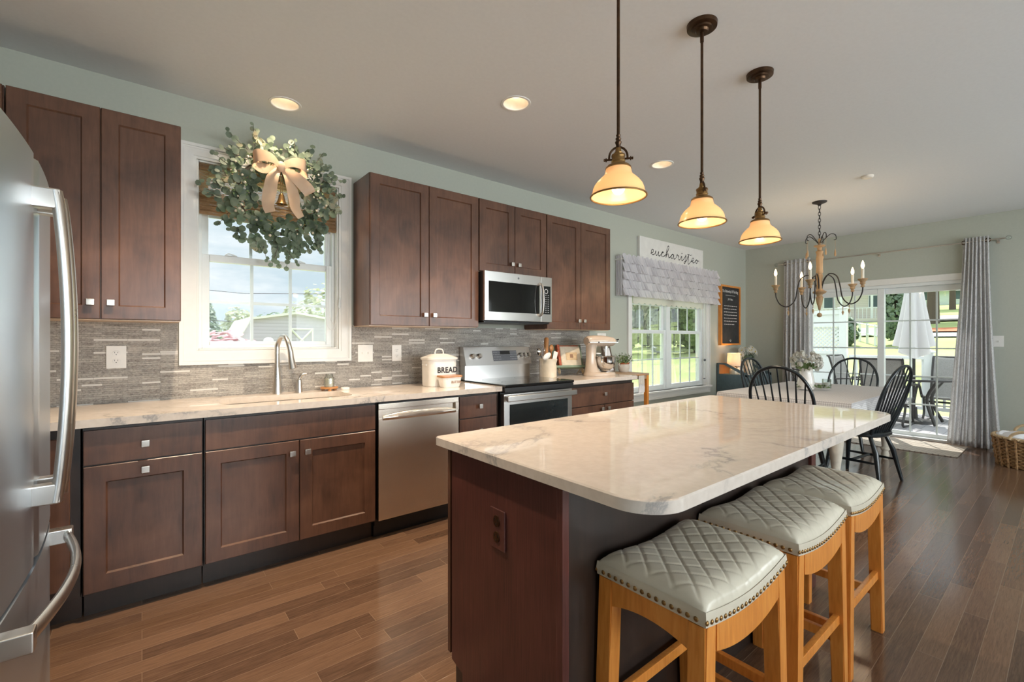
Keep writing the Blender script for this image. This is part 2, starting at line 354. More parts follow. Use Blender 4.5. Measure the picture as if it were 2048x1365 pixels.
def leather():
    t = NT('sage_gray_leather').set(rough=.27, coat=.2, coatr=.2); n1 = t.noise(t.coord(), 160, 4); n2 = t.noise(t.coord(), 7, 3)
    r = t.ramp(n2, 'Fac', [(.3, (.64, .585, .47)), (.7, (.74, .68, .555))]); t.L(r, 0, t.b, 'Base Color'); t.bump(n1, 'Fac', .06, .0008); return t.m
M['leather'] = leather()
def grass():
    t = NT('lawn_grass').set(rough=.9); c = t.coord(); a = t.noise(c, .35, 5, .6); b = t.noise(c, 26, 4, .7); m = t.math('MULTIPLY', (a, 'Fac'), .55); m2 = t.math('MULTIPLY', (b, 'Fac'), .45); s = t.math('ADD', (m, 0), (m2, 0))
    r = t.ramp(s, 0, [(.32, (.20, .25, .08)), (.5, (.31, .37, .14)), (.68, (.44, .48, .22))]); t.L(r, 0, t.b, 'Base Color'); return t.m
M['grass'] = grass()
def siding(name, col, per=.1, ax=2):
    t = NT(name).set(rough=.6); c = t.coord(); s = t.n('ShaderNodeSeparateXYZ', {0: (c, 0)}); q = t.math('DIVIDE', (s, ax), per); f = t.math('FRACT', (q, 0))
    r = t.ramp(f, 0, [(0, tuple(v * .55 for v in col)), (.12, col), (1, tuple(min(1, v * 1.1) for v in col))]); t.L(r, 0, t.b, 'Base Color'); t.bump(f, 0, .3, .01); return t.m
M['siding'] = siding('gray_siding', (.53, .49, .58), .11); M['housewall'] = siding('cream_siding', (.72, .68, .60), .15); M['mintwall'] = siding('mint_siding', (.62, .70, .66), .15)
M['deck'] = siding('gray_decking', (.30, .28, .29), .14, 1); M['sling'] = plain('gray_sling_mesh', (.27, .26, .25), .8, var=.15, scale=90); M['patiometal'] = plain('dark_patio_metal', (.05, .046, .045), .5, .3)
M['road'] = plain('asphalt', (.45, .46, .48), .9); M['roof'] = plain('shingle_roof', (.42, .40, .40), .9); M['rug'] = None
def rug_mat():
    t = NT('woven_beige_rug').set(rough=.95); c = t.coord(rot=(0, 0, PI / 4)); a = stripes(t, c, 0, .07, .14); b = stripes(t, c, 1, .07, .14); s = t.math('MULTIPLY', (a, 0), (b, 0)); n1 = t.noise(t.coord(), 60, 3)
    r = t.mix((s, 0), (.34, .28, .24), (.60, .53, .45)); t.L(r, 2, t.b, 'Base Color'); t.bump(n1, 'Fac', .4, .004); return t.m
M['rug'] = rug_mat()
def shade_mat():
    t = NT('opal_glass_shade').set(color=(.84, .62, .37), rough=.25, coat=.3); tl = t.n('ShaderNodeBsdfTranslucent', {'Color': (.90, .72, .48, 1)})
    em = t.n('ShaderNodeEmission', {'Color': (1, .66, .34, 1), 'Strength': .12}); mx = t.n('ShaderNodeMixShader', {0: .45, 1: (t.b, 0), 2: (tl, 0)}); ad = t.n('ShaderNodeAddShader', {0: (mx, 0), 1: (em, 0)}); t.L(ad, 0, t.o, 'Surface'); return t.m
M['opal'] = shade_mat()
M['bulb'] = emis('lit_bulb', (1, .80, .55), 4); M['flame'] = emis('lit_candle_bulb', (1, .62, .30), 7); M['lens'] = emis('downlight_lens', (1, .80, .56), 3.2); M['baffle'] = plain('white_baffle', (.85, .78, .68), .4)
M['clearbulb'] = glassy('bulb_glass', (1, .93, .85), .05)
# ------------------------------------------------------------ room shell
XB, XF, YN, ZC = -1.1, 7.675, -6.5, 2.743
struct('floor', MB().box(XB - .15, XF + .15, YN - .15, .15, -.12, 0), M['floor'])
W1 = (.26, 1.117, 1.204, 2.381); W2 = (4.62, 6.39, .60, 2.13); D1 = (-2.66, -.85, 2.0)
b = MB()
b.box(XB, W1[0], 0, .15, 0, ZC); b.box(W1[0], W1[1], 0, .15, 0, W1[2]); b.box(W1[0], W1[1], 0, .15, W1[3], ZC)
b.box(W1[1], W2[0], 0, .15, 0, ZC); b.box(W2[0], W2[1], 0, .15, 0, W2[2]); b.box(W2[0], W2[1], 0, .15, W2[3], ZC); b.box(W2[1], XF + .15, 0, .15, 0, ZC)
struct('wall_left', b, M['wall'])
struct('wall_far', MB().box(XF, XF + .15, D1[1], 0, 0, ZC).box(XF, XF + .15, D1[0], D1[1], D1[2], ZC).box(XF, XF + .15, YN, D1[0], 0, ZC), M['wall'])
struct('wall_back', MB().box(XB - .15, XB, YN, .15, 0, ZC), M['wall'])
b = MB(); x = XB - .15
for a, c in NEARWIN: b.box(x, a, YN - .15, YN, 0, ZC).box(a, c, YN - .15, YN, 0, .75).box(a, c, YN - .15, YN, 2.25, ZC); x = c
b.box(x, XF + .15, YN - .15, YN, 0, ZC); struct('wall_near', b, M['wall'])
# ceiling with round openings for the recessed lights
CANS = [(.25, -1.2), (.694, -.292), (1.81, -1.204), (3.389, -1.215)]  # first one is an added unseen light for the aisle
CH = .078
b = MB(); x = XB - .15; ya, yb = YN - .15, .15
def quad(x0, x1, y0, y1): b.poly([(x0, y0, ZC), (x1, y0, ZC), (x1, y1, ZC), (x0, y1, ZC)])
for cx, cy in CANS:
    quad(x, cx - .15, ya, yb); quad(cx - .15, cx + .15, ya, cy - .15); quad(cx - .15, cx + .15, cy + .15, yb)
    n = 32; o = []; q = []
    for k in range(n):
        t = 2 * PI * k / n; c, s_ = math.cos(t), math.sin(t); m_ = .15 / max(abs(c), abs(s_))
        o.append((cx + c * m_, cy + s_ * m_, ZC)); q.append((cx + c * CH, cy + s_ * CH, ZC))
    b.skin([o, q]); x = cx + .15
quad(x, XF + .15, ya, yb); b.box(XB - .2, XF + .2, ya, yb, ZC + .12, ZC + .2)  # unseen slab added above to block light at the openings
struct('ceiling', b, M['ceil'])
struct('baseboard_left', MB().box(3.86, XF, -.014, 0, 0, .10, .003), M['trim'])
struct('baseboard_far', MB().box(XF - .014, XF, D1[1] + .09, 0, 0, .10, .003).box(XF - .014, XF, YN, D1[0] - .09, 0, .10, .003), M['trim'])
struct('wall_backsplash', MB().box(XB, .168, -.012, 0, .914, 1.378).box(.168, 1.212, -.012, 0, .914, 1.118).box(1.212, 3.85, -.012, 0, .914, 1.378), M['stone'])
# windows
def frame(b, x0, x1, z0, z1, w, y0, y1, bev=.004, wb=None, wt=None):
    wb = wb or w; wt = wt or w
    b.box(x0, x0 + w, y0, y1, z0, z1, bev); b.box(x1 - w, x1, y0, y1, z0, z1, bev); b.box(x0 + w, x1 - w, y0, y1, z0, z0 + wb, bev); b.box(x0 + w, x1 - w, y0, y1, z1 - wt, z1, bev)
def sash(root, x0, x1, z0, z1, y0, y1, st, rb, rt, ncol=3, nrow=2):
    b = MB(); frame(b, x0, x1, z0, z1, st, y0, y1, .005, rb, rt); struct('sash', b, M['vinyl'], root)
    gx0, gx1, gz0, gz1 = x0 + st, x1 - st, z0 + rb, z1 - rt; ym = (y0 + y1) / 2
    b = MB()
    for i in range(1, ncol): x = gx0 + (gx1 - gx0) * i / ncol; b.box(x - .009, x + .009, ym - .006, ym + .006, gz0, gz1)
    for i in range(1, nrow): z = gz0 + (gz1 - gz0) * i / nrow; b.box(gx0, gx1, ym - .0055, ym + .0055, z - .009, z + .009)
    struct('muntin', b, M['vinyl'], root)
    struct('pane', MB().box(gx0 - .004, gx1 + .004, ym - .009, ym - .007, gz0 - .004, gz1 + .004), M['glass'], root)
def casing(root, x0, x1, z0, z1, wd, mat=None):
    b = MB()
    def fr(o, i, y0, y1):   # mitred frame ring
        a0 = [(x0 - o, y0, z0 - o), (x1 + o, y0, z0 - o), (x1 + o, y0, z1 + o), (x0 - o, y0, z1 + o)]; a1 = [(x0 - i, y0, z0 - i), (x1 + i, y0, z0 - i), (x1 + i, y0, z1 + i), (x0 - i, y0, z1 + i)]
        c0 = [(p[0], y1, p[2]) for p in a0]; c1 = [(p[0], y1, p[2]) for p in a1]
        b.skin([c0, a0, a1, c1])
    fr(wd, wd * .80, -.026, 0); fr(wd * .80, wd * .18, -.018, 0); fr(wd * .18, 0.0, -.013, 0); fr(wd * .74, wd * .66, -.021, 0)
    struct('casing', b, M['trim'], root)
r = sroot('window_1', (.69, 0, 1.2)); x0, x1, z0, z1 = W1
casing(r, x0, x1, z0, z1, .088)
b = MB(); frame(b, x0, x1, z0, z1, .012, 0, .15); struct('jamb', b, M['trim'], r)
b = MB(); frame(b, x0 + .012, x1 - .012, z0 + .012, z1 - .012, .02, .045, .14, .004); struct('frame', b, M['vinyl'], r)
sash(r, x0 + .03, x1 - .03, 1.225, 1.812, .050, .082, .042, .034, .046)
sash(r, x0 + .03, x1 - .03, 1.775, z1 - .03, .086, .118, .040, .038, .04)
for lx in (.45, .87): struct('latch', MB().box(lx - .035, lx + .035, .052, .075, 1.812, 1.818, .002).tube(spline([(lx - .03, .062, 1.818), (lx - .01, .062, 1.828), (lx + .03, .062, 1.818)], 4), .004, 6), M['vinyl'], r)
r = sroot('window_2', (5.5, 0, .6)); x0, x1, z0, z1 = W2
casing(r, x0, x1, z0, z1, .088)
b = MB(); frame(b, x0, x1, z0, z1, .012, 0, .15); struct('jamb', b, M['trim'], r)
struct('stool', MB().box(x0 - .12, x1 + .12, -.045, .05, z0 - .012, z0 + .012, .006), M['trim'], r)
b = MB(); frame(b, x0 + .012, x1 - .012, z0 + .012, z1 - .012, .02, .045, .14, .004); b.box(5.44, 5.53, .04, .14, z0 + .03, z1 - .03, .004); struct('frame', b, M['vinyl'], r)
for a, c in ((x0 + .03, 5.445), (5.525, x1 - .03)):
    sash(r, a, c, .63, 1.40, .050, .082, .055, .05, .046); sash(r, a, c, 1.36, z1 - .03, .086, .118, .055, .04, .05)
for i, (a, c) in enumerate(NEARWIN):
    r = sroot('window_%d' % (i + 3), ((a + c) / 2, YN, .75)); b = MB(); frame(b, a, c, .75, 2.25, .06, YN - .12, YN - .04); b.box((a + c) / 2 - .03, (a + c) / 2 + .03, YN - .12, YN - .04, .81, 2.19); struct('frame', b, M['vinyl'], r)
    struct('pane', MB().box(a + .05, c - .05, YN - .085, YN - .08, .8, 2.2), M['glass'], r)
    b = MB()
    for k in range(40): z = .8 + k * .035; b.box(a + .03, c - .03, YN - .035, YN - .012, z, z + .0025, M=None)
    struct('blind_slats', b, M['vinyl'], r)
# sliding glass door
r = sroot('door_1', (XF, -1.755, 0)); y0, y1, zt = D1
b = MB()
for a, c in ((y0 - .08, y0), (y1, y1 + .08)): b.box(XF - .018, XF, a, c, 0, zt + .08, .004)
b.box(XF - .02, XF, y0 - .08, y1 + .08, zt, zt + .08, .004); struct('casing', b, M['trim'], r)
b = MB(); b.box(XF, XF + .15, y0, y0 + .03, 0, zt, .003).box(XF, XF + .15, y1 - .03, y1, 0, zt, .003).box(XF, XF + .15, y0, y1, zt - .04, zt, .003).box(XF, XF + .15, y0, y1, 0, .03, .003); struct('frame', b, M['vinyl'], r)
def panel(ya, yb, xa, xb):
    st = .075; b = MB(); za, zb = .03, zt - .04
    b.box(xa, xb, ya, ya + st, za, zb, .006).box(xa, xb, yb - st, yb, za, zb, .006).box(xa, xb, ya + st, yb - st, za, za + .05, .005).box(xa, xb, ya + st, yb - st, zb - .075, zb, .005); struct('panel', b, M['vinyl'], r)
    b = MB(); g0, g1, h0, h1 = ya + st, yb - st, za + .05, zb - .075; xm = (xa + xb) / 2
    for i in (1, 2): y = g0 + (g1 - g0) * i / 3; b.box(xm - .005, xm + .005, y - .009, y + .009, h0, h1)
    for i in range(1, 5): z = h0 + (h1 - h0) * i / 5; b.box(xm - .0045, xm + .0045, g0, g1, z - .009, z + .009)
    struct('muntin', b, M['vinyl'], r); struct('pane', MB().box(xm - .009, xm - .007, g0 - .004, g1 + .004, h0 - .004, h1 + .004), M['glass'], r)
panel(-1.79, y1 - .03, XF + .03, XF + .075); panel(y0 + .03, -1.71, XF + .085, XF + .13)

# ------------------------------------------------------------ kitchen cabinets
def shaker(x0, x1, z0, z1, yf, th=.02, fw=.066, y_to=None):
    """a frame and recessed panel door whose face is at yf (facing -Y)"""
    b = MB(); s = 1 if y_to is None else y_to; yb = yf + th * s; yp = yf + .010 * s; e = .006
    o = [(x0, z0), (x1, z0), (x1, z1), (x0, z1)]; i = [(x0 + fw, z0 + fw), (x1 - fw, z0 + fw), (x1 - fw, z1 - fw), (x0 + fw, z1 - fw)]; i2 = [(x0 + fw + e, z0 + fw + e), (x1 - fw - e, z0 + fw + e), (x1 - fw - e, z1 - fw - e), (x0 + fw + e, z1 - fw - e)]
    k = .0025; oc = [(x0 + k, z0 + k), (x1 - k, z0 + k), (x1 - k, z1 - k), (x0 + k, z1 - k)]
    P = lambda l, y: [(u, y, v) for u, v in l]
    b.skin([P(o, yb), P(o, yf + k * s), P(oc, yf), P(i, yf), P(i2, yp)], True, True, True); return b
def slab(x0, x1, z0, z1, yf, th=.02): return MB().box(x0, x1, yf, yf + th, z0, z1, .0025)
def knob(x, z, yf, parent, s=1):
    o = obj('knob', MB().box(x - .016, x + .016, yf - .028, yf - .018, z - .016, z + .016, .003).box(x - .012, x + .012, yf - .0285, yf - .0275, z - .004, z + .004).cyl((x, yf - .02, z), (x, yf, z), .006, n=10), M['nickel'], parent)
    return o
def upper(label, x0, x1, z0, doors, knobz=None, zt=2.438, carc=True):
    t = thing('wall_cabinet', label, 'cabinet', ((x0 + x1) / 2, 0, z0), 0, 'dark stained wall cabinets')
    obj('cabinet_box', MB().box(x0 + .0015, x1 - .0015, -.303, -.0005, z0, zt, .001), M['cab'], t)
    obj('bottom_panel', MB().box(x0 + .004, x1 - .004, -.3, -.014, z0 - .004, z0), M['maplepale'], t, label='pale unstained underside')
    for (a, c, side) in doors:
        d = obj('door', shaker(a + .002, c - .002, z0 + .002, zt - .004, -.325), M['cab'], t)
        if side: knob(c - .038 if side == 'r' else a + .038, z0 + .084, -.325, d)
    return t
upper('dark stained wall cabinet partly hidden above the refrigerator', XB, -.49, 1.372, [(-.93, -.494, None)])
upper('dark two-door wall cabinet between the refrigerator and the sink window', -.488, .168, 1.372, [(-.486, -.161, 'r'), (-.161, .166, 'l')])
upper('dark two-door wall cabinet between the sink window and the microwave', 1.226, 2.143, 1.372, [(1.228, 1.686, 'r'), (1.686, 2.141, 'l')])
upper('short dark two-door wall cabinet directly above the microwave', 2.145, 2.903, 1.838, [(2.147, 2.524, 'r'), (2.524, 2.901, 'l')])
upper('dark two-door wall cabinet at the far end, right of the microwave', 2.905, 3.824, 1.372, [(2.907, 3.368, 'r'), (3.368, 3.822, 'l')])
YB = -.622
def base(label, x0, x1, open_top=False):
    t = thing('base_cabinet', label, 'cabinet', ((x0 + x1) / 2, -.3, 0), 0, 'dark stained base cabinets')
    a, c = x0 + .0015, x1 - .0015
    bx = MB().box(a, c, -.6, -.02, .115, .874, .001) if not open_top else MB().box(a, a + .018, -.6, -.02, .115, .874).box(c - .018, c, -.6, -.02, .115, .874).box(a + .018, c - .018, -.6, -.57, .115, .874).box(a + .018, c - .018, -.04, -.02, .115, .874).box(a + .018, c - .018, -.57, -.04, .115, .133)
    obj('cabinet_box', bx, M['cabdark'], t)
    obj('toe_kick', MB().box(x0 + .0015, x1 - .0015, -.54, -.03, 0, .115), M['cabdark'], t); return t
t = base('dark corner base cabinet half hidden behind the refrigerator', XB, -.212)
obj('door', shaker(-.62, -.246, .17, .834, YB), M['cab'], t)
t = base('dark base cabinet with one drawer over a pull-out door, beside refrigerator', -.208, .242)
d = obj('drawer', slab(-.203, .236, .705, .860, YB), M['cab'], t); knob(.013, .780, YB, d)
d = obj('door', shaker(-.203, .236, .128, .698, YB, fw=.075), M['cab'], t); knob(.013, .658, YB, d)
t = base('wide dark sink base cabinet with plain false front and two doors', .244, 1.15, True)
obj('false_front', slab(.25, 1.143, .705, .860, YB), M['cab'], t)
d = obj('door', shaker(.25, .694, .128, .698, YB), M['cab'], t); knob(.656, .63, YB, d)
d = obj('door', shaker(.698, 1.143, .128, .698, YB), M['cab'], t); knob(.736, .63, YB, d)
t = base('narrow dark drawer cabinet between dishwasher and range', 1.762, 2.132)
d = obj('drawer', slab(1.768, 2.10, .700, .858, YB), M['cab'], t); knob(1.94, .78, YB, d)
d = obj('drawer', slab(1.768, 2.10, .415, .693, YB), M['cab'], t); knob(1.94, .6, YB, d); d = obj('drawer', slab(1.768, 2.10, .128, .408, YB), M['cab'], t); knob(1.94, .3, YB, d)
t = base('dark base cabinet right of the range with wide drawer over two doors', 2.906, 3.822)
d = obj('drawer', slab(2.912, 3.816, .672, .845, YB), M['cab'], t); knob(3.36, .765, YB, d)
d = obj('door', shaker(2.912, 3.362, .128, .665, YB), M['cab'], t); knob(3.32, .63, YB, d)
d = obj('door', shaker(3.366, 3.816, .128, .665, YB), M['cab'], t); knob(3.41, .63, YB, d)
# worktops and sink
SX0, SX1, SY0, SY1 = .34, 1.06, -.50, -.165
b = MB(); ZT, ZU = .914, .878
b.box(XB, SX0, -.648, -.013, ZU, ZT).box(SX1, 2.134, -.648, -.013, ZU, ZT).box(SX0, SX1, SY1, -.013, ZU, ZT).box(SX0, SX1, -.648, SY0, ZU, ZT)
R_ = .07
for cx, cy, sx, sy in ((SX0, SY0, 1, 1), (SX1, SY0, -1, 1), (SX1, SY1, -1, -1), (SX0, SY1, 1, -1)):
    b.prism([(cx, cy)] + [(cx + sx * R_ * (1 - math.cos(a)), cy + sy * R_ * (1 - math.sin(a))) for a in [k * PI / 16 for k in range(9)]], 'z', ZU, ZT)
tag(obj('countertop', b, M['quartz'], ang=30), 'long white quartz countertop over the sink base and dishwasher', 'countertop')
tag(obj('countertop', MB().box(2.904, 3.845, -.648, -.013, ZU, ZT, .003), M['quartz']), 'short white quartz countertop right of the range', 'countertop')
def rrect(x0, x1, y0, y1, r, z, n=6):
    p = []
    for cx, cy, a0 in ((x1 - r, y1 - r, 0), (x0 + r, y1 - r, PI / 2), (x0 + r, y0 + r, PI), (x1 - r, y0 + r, 1.5 * PI)):
        for k in range(n + 1): a = a0 + k * PI / 2 / n; p.append((cx + r * math.cos(a), cy + r * math.sin(a), z))
    return p
t = thing('sink', 'white undermount sink set in the countertop below the window', 'sink', (.7, -.33, .7))
g = .004
obj('basin', MB().skin([rrect(SX0 - .02, SX1 + .02, SY0 - .02, SY1 + .02, .08, .874), rrect(SX0 - g, SX1 + g, SY0 - g, SY1 + g, .07, .874), rrect(SX0, SX1, SY0, SY1, .07, .86), rrect(SX0 + .012, SX1 - .012, SY0 + .012, SY1 - .012, .07, .69), rrect(SX0 + .05, SX1 - .05, SY0 + .05, SY1 - .05, .06, .675)], True, False, True), M['stoneware'], t, solid=.004)
obj('drain', MB().lathe([(.0, .679), (.038, .679), (.042, .6765)], (.7, -.33, 0), 20), M['nickel'], t)
# dishwasher
t = thing('dishwasher', 'stainless dishwasher with wide pocket handle left of the narrow drawers', 'dishwasher', (1.456, -.3, 0))
obj('body', MB().box(1.152, 1.76, -.585, -.03, .08, .872), M['black'], t)
obj('kick_plate', MB().box(1.156, 1.757, -.56, -.5, 0, .112), M['black'], t)
d = obj('door', MB().box(1.159, 1.754, -.632, -.588, .122, .772, .004).box(1.159, 1.754, -.632, -.588, .826, .862, .003).box(1.159, 1.187, -.632, -.588, .772, .826).box(1.728, 1.754, -.632, -.588, .772, .826).box(1.187, 1.728, -.612, -.588, .772, .826), M['dwsteel'], t)
pts = [(1.187 + .541 * k / 24, -.632 - .004 - .012 * math.sin(PI * k / 24), .772) for k in range(25)]
obj('handle', MB().grid(lambda u, v: (1.187 + .541 * u, -.6335 - .012 * math.sin(PI * u) * (1 if v < .6 else .4) - .004 * math.sin(PI * v), .758 + .048 * v * (.55 + .45 * math.sin(PI * u)) ), 24, 6), M['dwsteel'], d, solid=.003)
b = MB()
for k in range(14): b.box(1.175 + k * .042, 1.195 + k * .042, -.6335, -.632, .866, .868)
obj('vent_grille', MB().box(1.165, 1.748, -.63, -.6, .863, .871), M['black'], t)
# range
t = thing('range', 'stainless electric range with black glass cooktop and rear controls', 'range', (2.522, -.35, 0))
rx0, rx1 = 2.141, 2.897
obj('body', MB().box(rx0, rx1, -.61, -.02, .03, .905, .003), M['black'], t)
obj('cooktop', MB().box(rx0 - .002, rx1 + .002, -.675, -.09, .905, .926, .005), M['blackglass'], t)
obj('front_trim', MB().box(rx0, rx1, -.672, -.61, .862, .904, .008), M['black'], t)
d = obj('oven_door', MB().box(rx0 + .003, rx1 - .003, -.655, -.612, .30, .852, .006), M['steel'], t)
obj('oven_window', MB().box(rx0 + .06, rx1 - .06, -.6585, -.652, .34, .770, .001), M['ovenglass'], d)
obj('handle', MB().box(rx0 + .005, rx1 + .01, -.705, -.688, .798, .842, .006, 3).box(rx0 + .02, rx0 + .045, -.69, -.655, .805, .835, .003).box(rx1 - .03, rx1 - .005, -.69, -.655, .805, .835, .003), M['steel'], d)
d = obj('storage_drawer', MB().box(rx0 + .003, rx1 - .003, -.655, -.612, .06, .29, .006), M['steel'], t)
for k in range(4): obj('burner_ring', MB().lathe([(.075 + .02 * (k % 2), .9262), (.079 + .02 * (k % 2), .9264)], (2.33 + .38 * (k % 2), -.24 - .27 * (k // 2), 0), 40), M['gray'], t)
P = [(-.10, .926), (-.105, 1.045), (-.125, 1.05), (-.075, 1.205), (-.03, 1.212), (-.02, .926)]
obj('riser', MB().box(rx0 + .01, rx1 - .01, -.104, -.03, .926, 1.05), M['steel'], t)
ctl = obj('control_panel', MB().prism([(-.128, 1.046), (-.082, 1.205), (-.03, 1.212), (-.03, 1.046)], 'x', rx0 + .006, rx1 - .006), M['steel'], t)
Mc = Matrix.Translation((2.522, -.105, 1.1255)) @ Matrix.Rotation(-math.atan2(.046, .159), 4, 'X')
obj('display', MB().box(-.075, .205, -.0015, .002, -.048, .048, .001, M=Mc), M['gray'], ctl)
b = MB()
for r_ in range(4):
    for c_ in range(16):
        if 4 < c_ < 11 and r_ > 1: continue
        b.box(-.066 + c_ * .0172, -.066 + c_ * .0172 + .009, -.0021, -.0012, .032 - r_ * .022, .0355 - r_ * .022, M=Mc)
obj('key_print', b, M['ltgray'], ctl); obj('clock_screen', MB().box(.01, .125, -.0022, -.001, .012, .044, M=Mc), M['black'], ctl)
for kx in (-.295, -.225, .245, .293, .341): obj('knob', MB().lathe([(.024, 0), (.024, .006), (.021, .008), (.019, .028), (.016, .031), (0, .031)], (0, 0, 0), 24, True, False, M=Mc @ Matrix.Translation((kx, 0, .0)) @ Matrix.Rotation(PI / 2, 4, 'X')).box(kx - .004, kx + .004, -.036, -.03, -.018, .018, .001, M=Mc), M['nickel'], ctl)
# microwave
t = thing('microwave', 'stainless over-the-range microwave mounted above the cooktop', 'microwave', (2.522, -.2, 1.43))
obj('body', MB().box(2.148, 2.900, -.372, -.005, 1.425, 1.832, .002), M['black'], t)
obj('underside_vent', MB().box(2.16, 2.89, -.37, -.06, 1.412, 1.425, .003), M['black'], t)
d = obj('door', MB().box(2.146, 2.757, -.402, -.374, 1.430, 1.833, .004), M['steel'], t)
obj('window', MB().box(2.185, 2.742, -.405, -.400, 1.500, 1.752, .002), M['blackglass'], d)
obj('handle', MB().tube(spline([(2.742, -.404, 1.485), (2.742, -.44, 1.51), (2.742, -.452, 1.62), (2.742, -.44, 1.74), (2.742, -.404, 1.765)], 8), .013, 12, flat=.7), M['steel'], d)
obj('logo', MB().lathe([(.009, 0), (.009, .001), (0, .001)], (0, 0, 0), 20, M=Matrix.Translation((2.5, -.4025, 1.795)) @ Matrix.Rotation(PI / 2, 4, 'X')), M['gray'], d)
obj('control_panel', MB().box(2.76, 2.896, -.402, -.374, 1.430, 1.833, .004), M['steel'], t)
d = obj('keypad', MB().box(2.768, 2.876, -.4045, -.401, 1.500, 1.752, .001), M['blackglass'], t)
b = MB()
for r_ in range(9):
    for c_ in range(3): b.box(2.782 + c_ * .029, 2.796 + c_ * .029, -.4055, -.4045, 1.515 + r_ * .019, 1.519 + r_ * .019)
b.lathe([(.017, 0), (.019, .001), (.022, 0)], (0, 0, 0), 24, M=Matrix.Translation((2.822, -.4045, 1.705)) @ Matrix.Rotation(PI / 2, 4, 'X')); obj('key_print', b, M['ltgray'], d)

# ------------------------------------------------------------ outlets and switches
def plate(name, label, cat, x, z, w, h, kind, mat='white'):
    t = thing(name, label, cat, (x, 0, z), 0); m = M[mat]; yf = -.019 if x < 3.85 else -.007
    obj('cover_plate', MB().box(x - w / 2, x + w / 2, yf, yf + .007, z - h / 2, z + h / 2, .0025), m, t)
    if kind == 'outlet':
        for dz in (.022, -.022):
            s = obj('socket', MB().lathe([(.017, 0), (.0165, .002), (0, .002)], (0, 0, 0), 24, M=Matrix.Translation((x, yf, z + dz)) @ Matrix.Rotation(PI / 2, 4, 'X'), sx=1, sy=.85), m, t)
            obj('slot', MB().box(x - .0075, x - .0055, yf - .0024, yf - .001, z + dz, z + dz + .008).box(x + .0055, x + .0075, yf - .0024, yf - .001, z + dz, z + dz + .008).box(x - .002, x + .002, yf - .0024, yf - .001, z + dz - .010, z + dz - .006), M['black'], s)
    else:
        for k in range(kind): xx = x + (k - (kind - 1) / 2) * .046; obj('toggle', MB().box(xx - .005, xx + .005, yf - .008, yf, z - .004, z + .010, .001), m, t)
    return t
plate('wall_outlet', 'white outlet on the stone backsplash beside the refrigerator', 'outlet', -.112, 1.172, .086, .127, 'outlet')
plate('wall_outlet', 'white outlet on the backsplash between switch plate and bread box', 'outlet', 1.566, 1.166, .080, .125, 'outlet')
plate('light_switch', 'white double switch plate on backsplash right of the sink window', 'switch', 1.313, 1.168, .116, .128, 2)
plate('light_switch', 'white switch plate on the gray wall behind the stand mixer', 'switch', 4.063, 1.29, .15, .115, 2)
t = thing('light_switch', 'white switch on the far wall beside the right curtain', 'switch', (XF, -2.83, 1.255)); obj('cover_plate', MB().box(XF - .006, XF, -2.882, -2.78, 1.19, 1.318, .002), M['white'], t); obj('toggle', MB().box(XF - .014, XF - .006, -2.85, -2.84, 1.245, 1.262, .001), M['white'], t)
# ------------------------------------------------------------ refrigerator
t = thing('refrigerator', 'stainless french door refrigerator standing in the left foreground', 'refrigerator', (-.65, -1.572, 0))
fy0, fy1, fm = -2.03, -1.113, -1.572
obj('body', MB().box(-1.02, -.345, fy0 + .004, fy1 - .004, .03, 1.765, .004), M['gray'], t)
obj('base_grille', MB().box(-.98, -.36, fy0 + .02, fy1 - .02, 0, .06), M['black'], t)
def fx(y): return -.252 + .022 * (1 - ((y - fm) / .459) ** 2)
def doorslab(ya, yb, za, zb):
    n = 14; b = MB(); f = []
    for k in range(n + 1):
        y = ya + (yb - ya) * k / n; e = .012 * max(0, 1 - min(y - ya, yb - y) / .012) ** 2; f.append((fx(y) - e, y))
    b.prism(f + [(-.338, yb), (-.338, ya)], 'z', za, zb); return b
def bow(ya, zA, zB, out):
    b = MB(); pts = []
    for k in range(25):
        u = k / 24; pts.append((fx(ya) + .045 + out * math.sin(PI * u) ** .8, ya, zA + (zB - zA) * u))
    b.tube(pts, [.014] * 25, 12, flat=1.35, up=(1, 0, 0))
    for z in (zA, zB): s = 1 if z == zA else -1; b.box(fx(ya) - .005, fx(ya) + .056, ya - .017, ya + .017, z - .004 if s > 0 else z - .052, z + .052 if s > 0 else z + .004, .005)
    return b
for ya, yb, hy, nm in ((fy0, fm - .0025, fm - .048, 'near'), (fm + .0025, fy1, fm + .048, 'far')):
    d = obj('door', doorslab(ya, yb, .655, 1.778), M['steelv'], t, ang=25); obj('handle', bow(hy, .82, 1.68, .024), M['nickel'], d)
d = obj('freezer_drawer', doorslab(fy0, fy1, .075, .640), M['steelv'], t, ang=25)
b = MB(); pts = []
for k in range(29):
    u = k / 28; y = fy0 + .10 + (fy1 - fy0 - .20) * u; pts.append((fx(y) + .042 + .036 * math.sin(PI * u), y, .598))
b.tube(pts, [.012] * 29, 12, flat=1.6, up=(1, 0, 0))
for y in (fy0 + .10, fy1 - .10): b.box(fx(y) - .005, fx(y) + .058, y - .022, y + .022, .574, .622, .004)
obj('handle', b, M['nickel'], d)
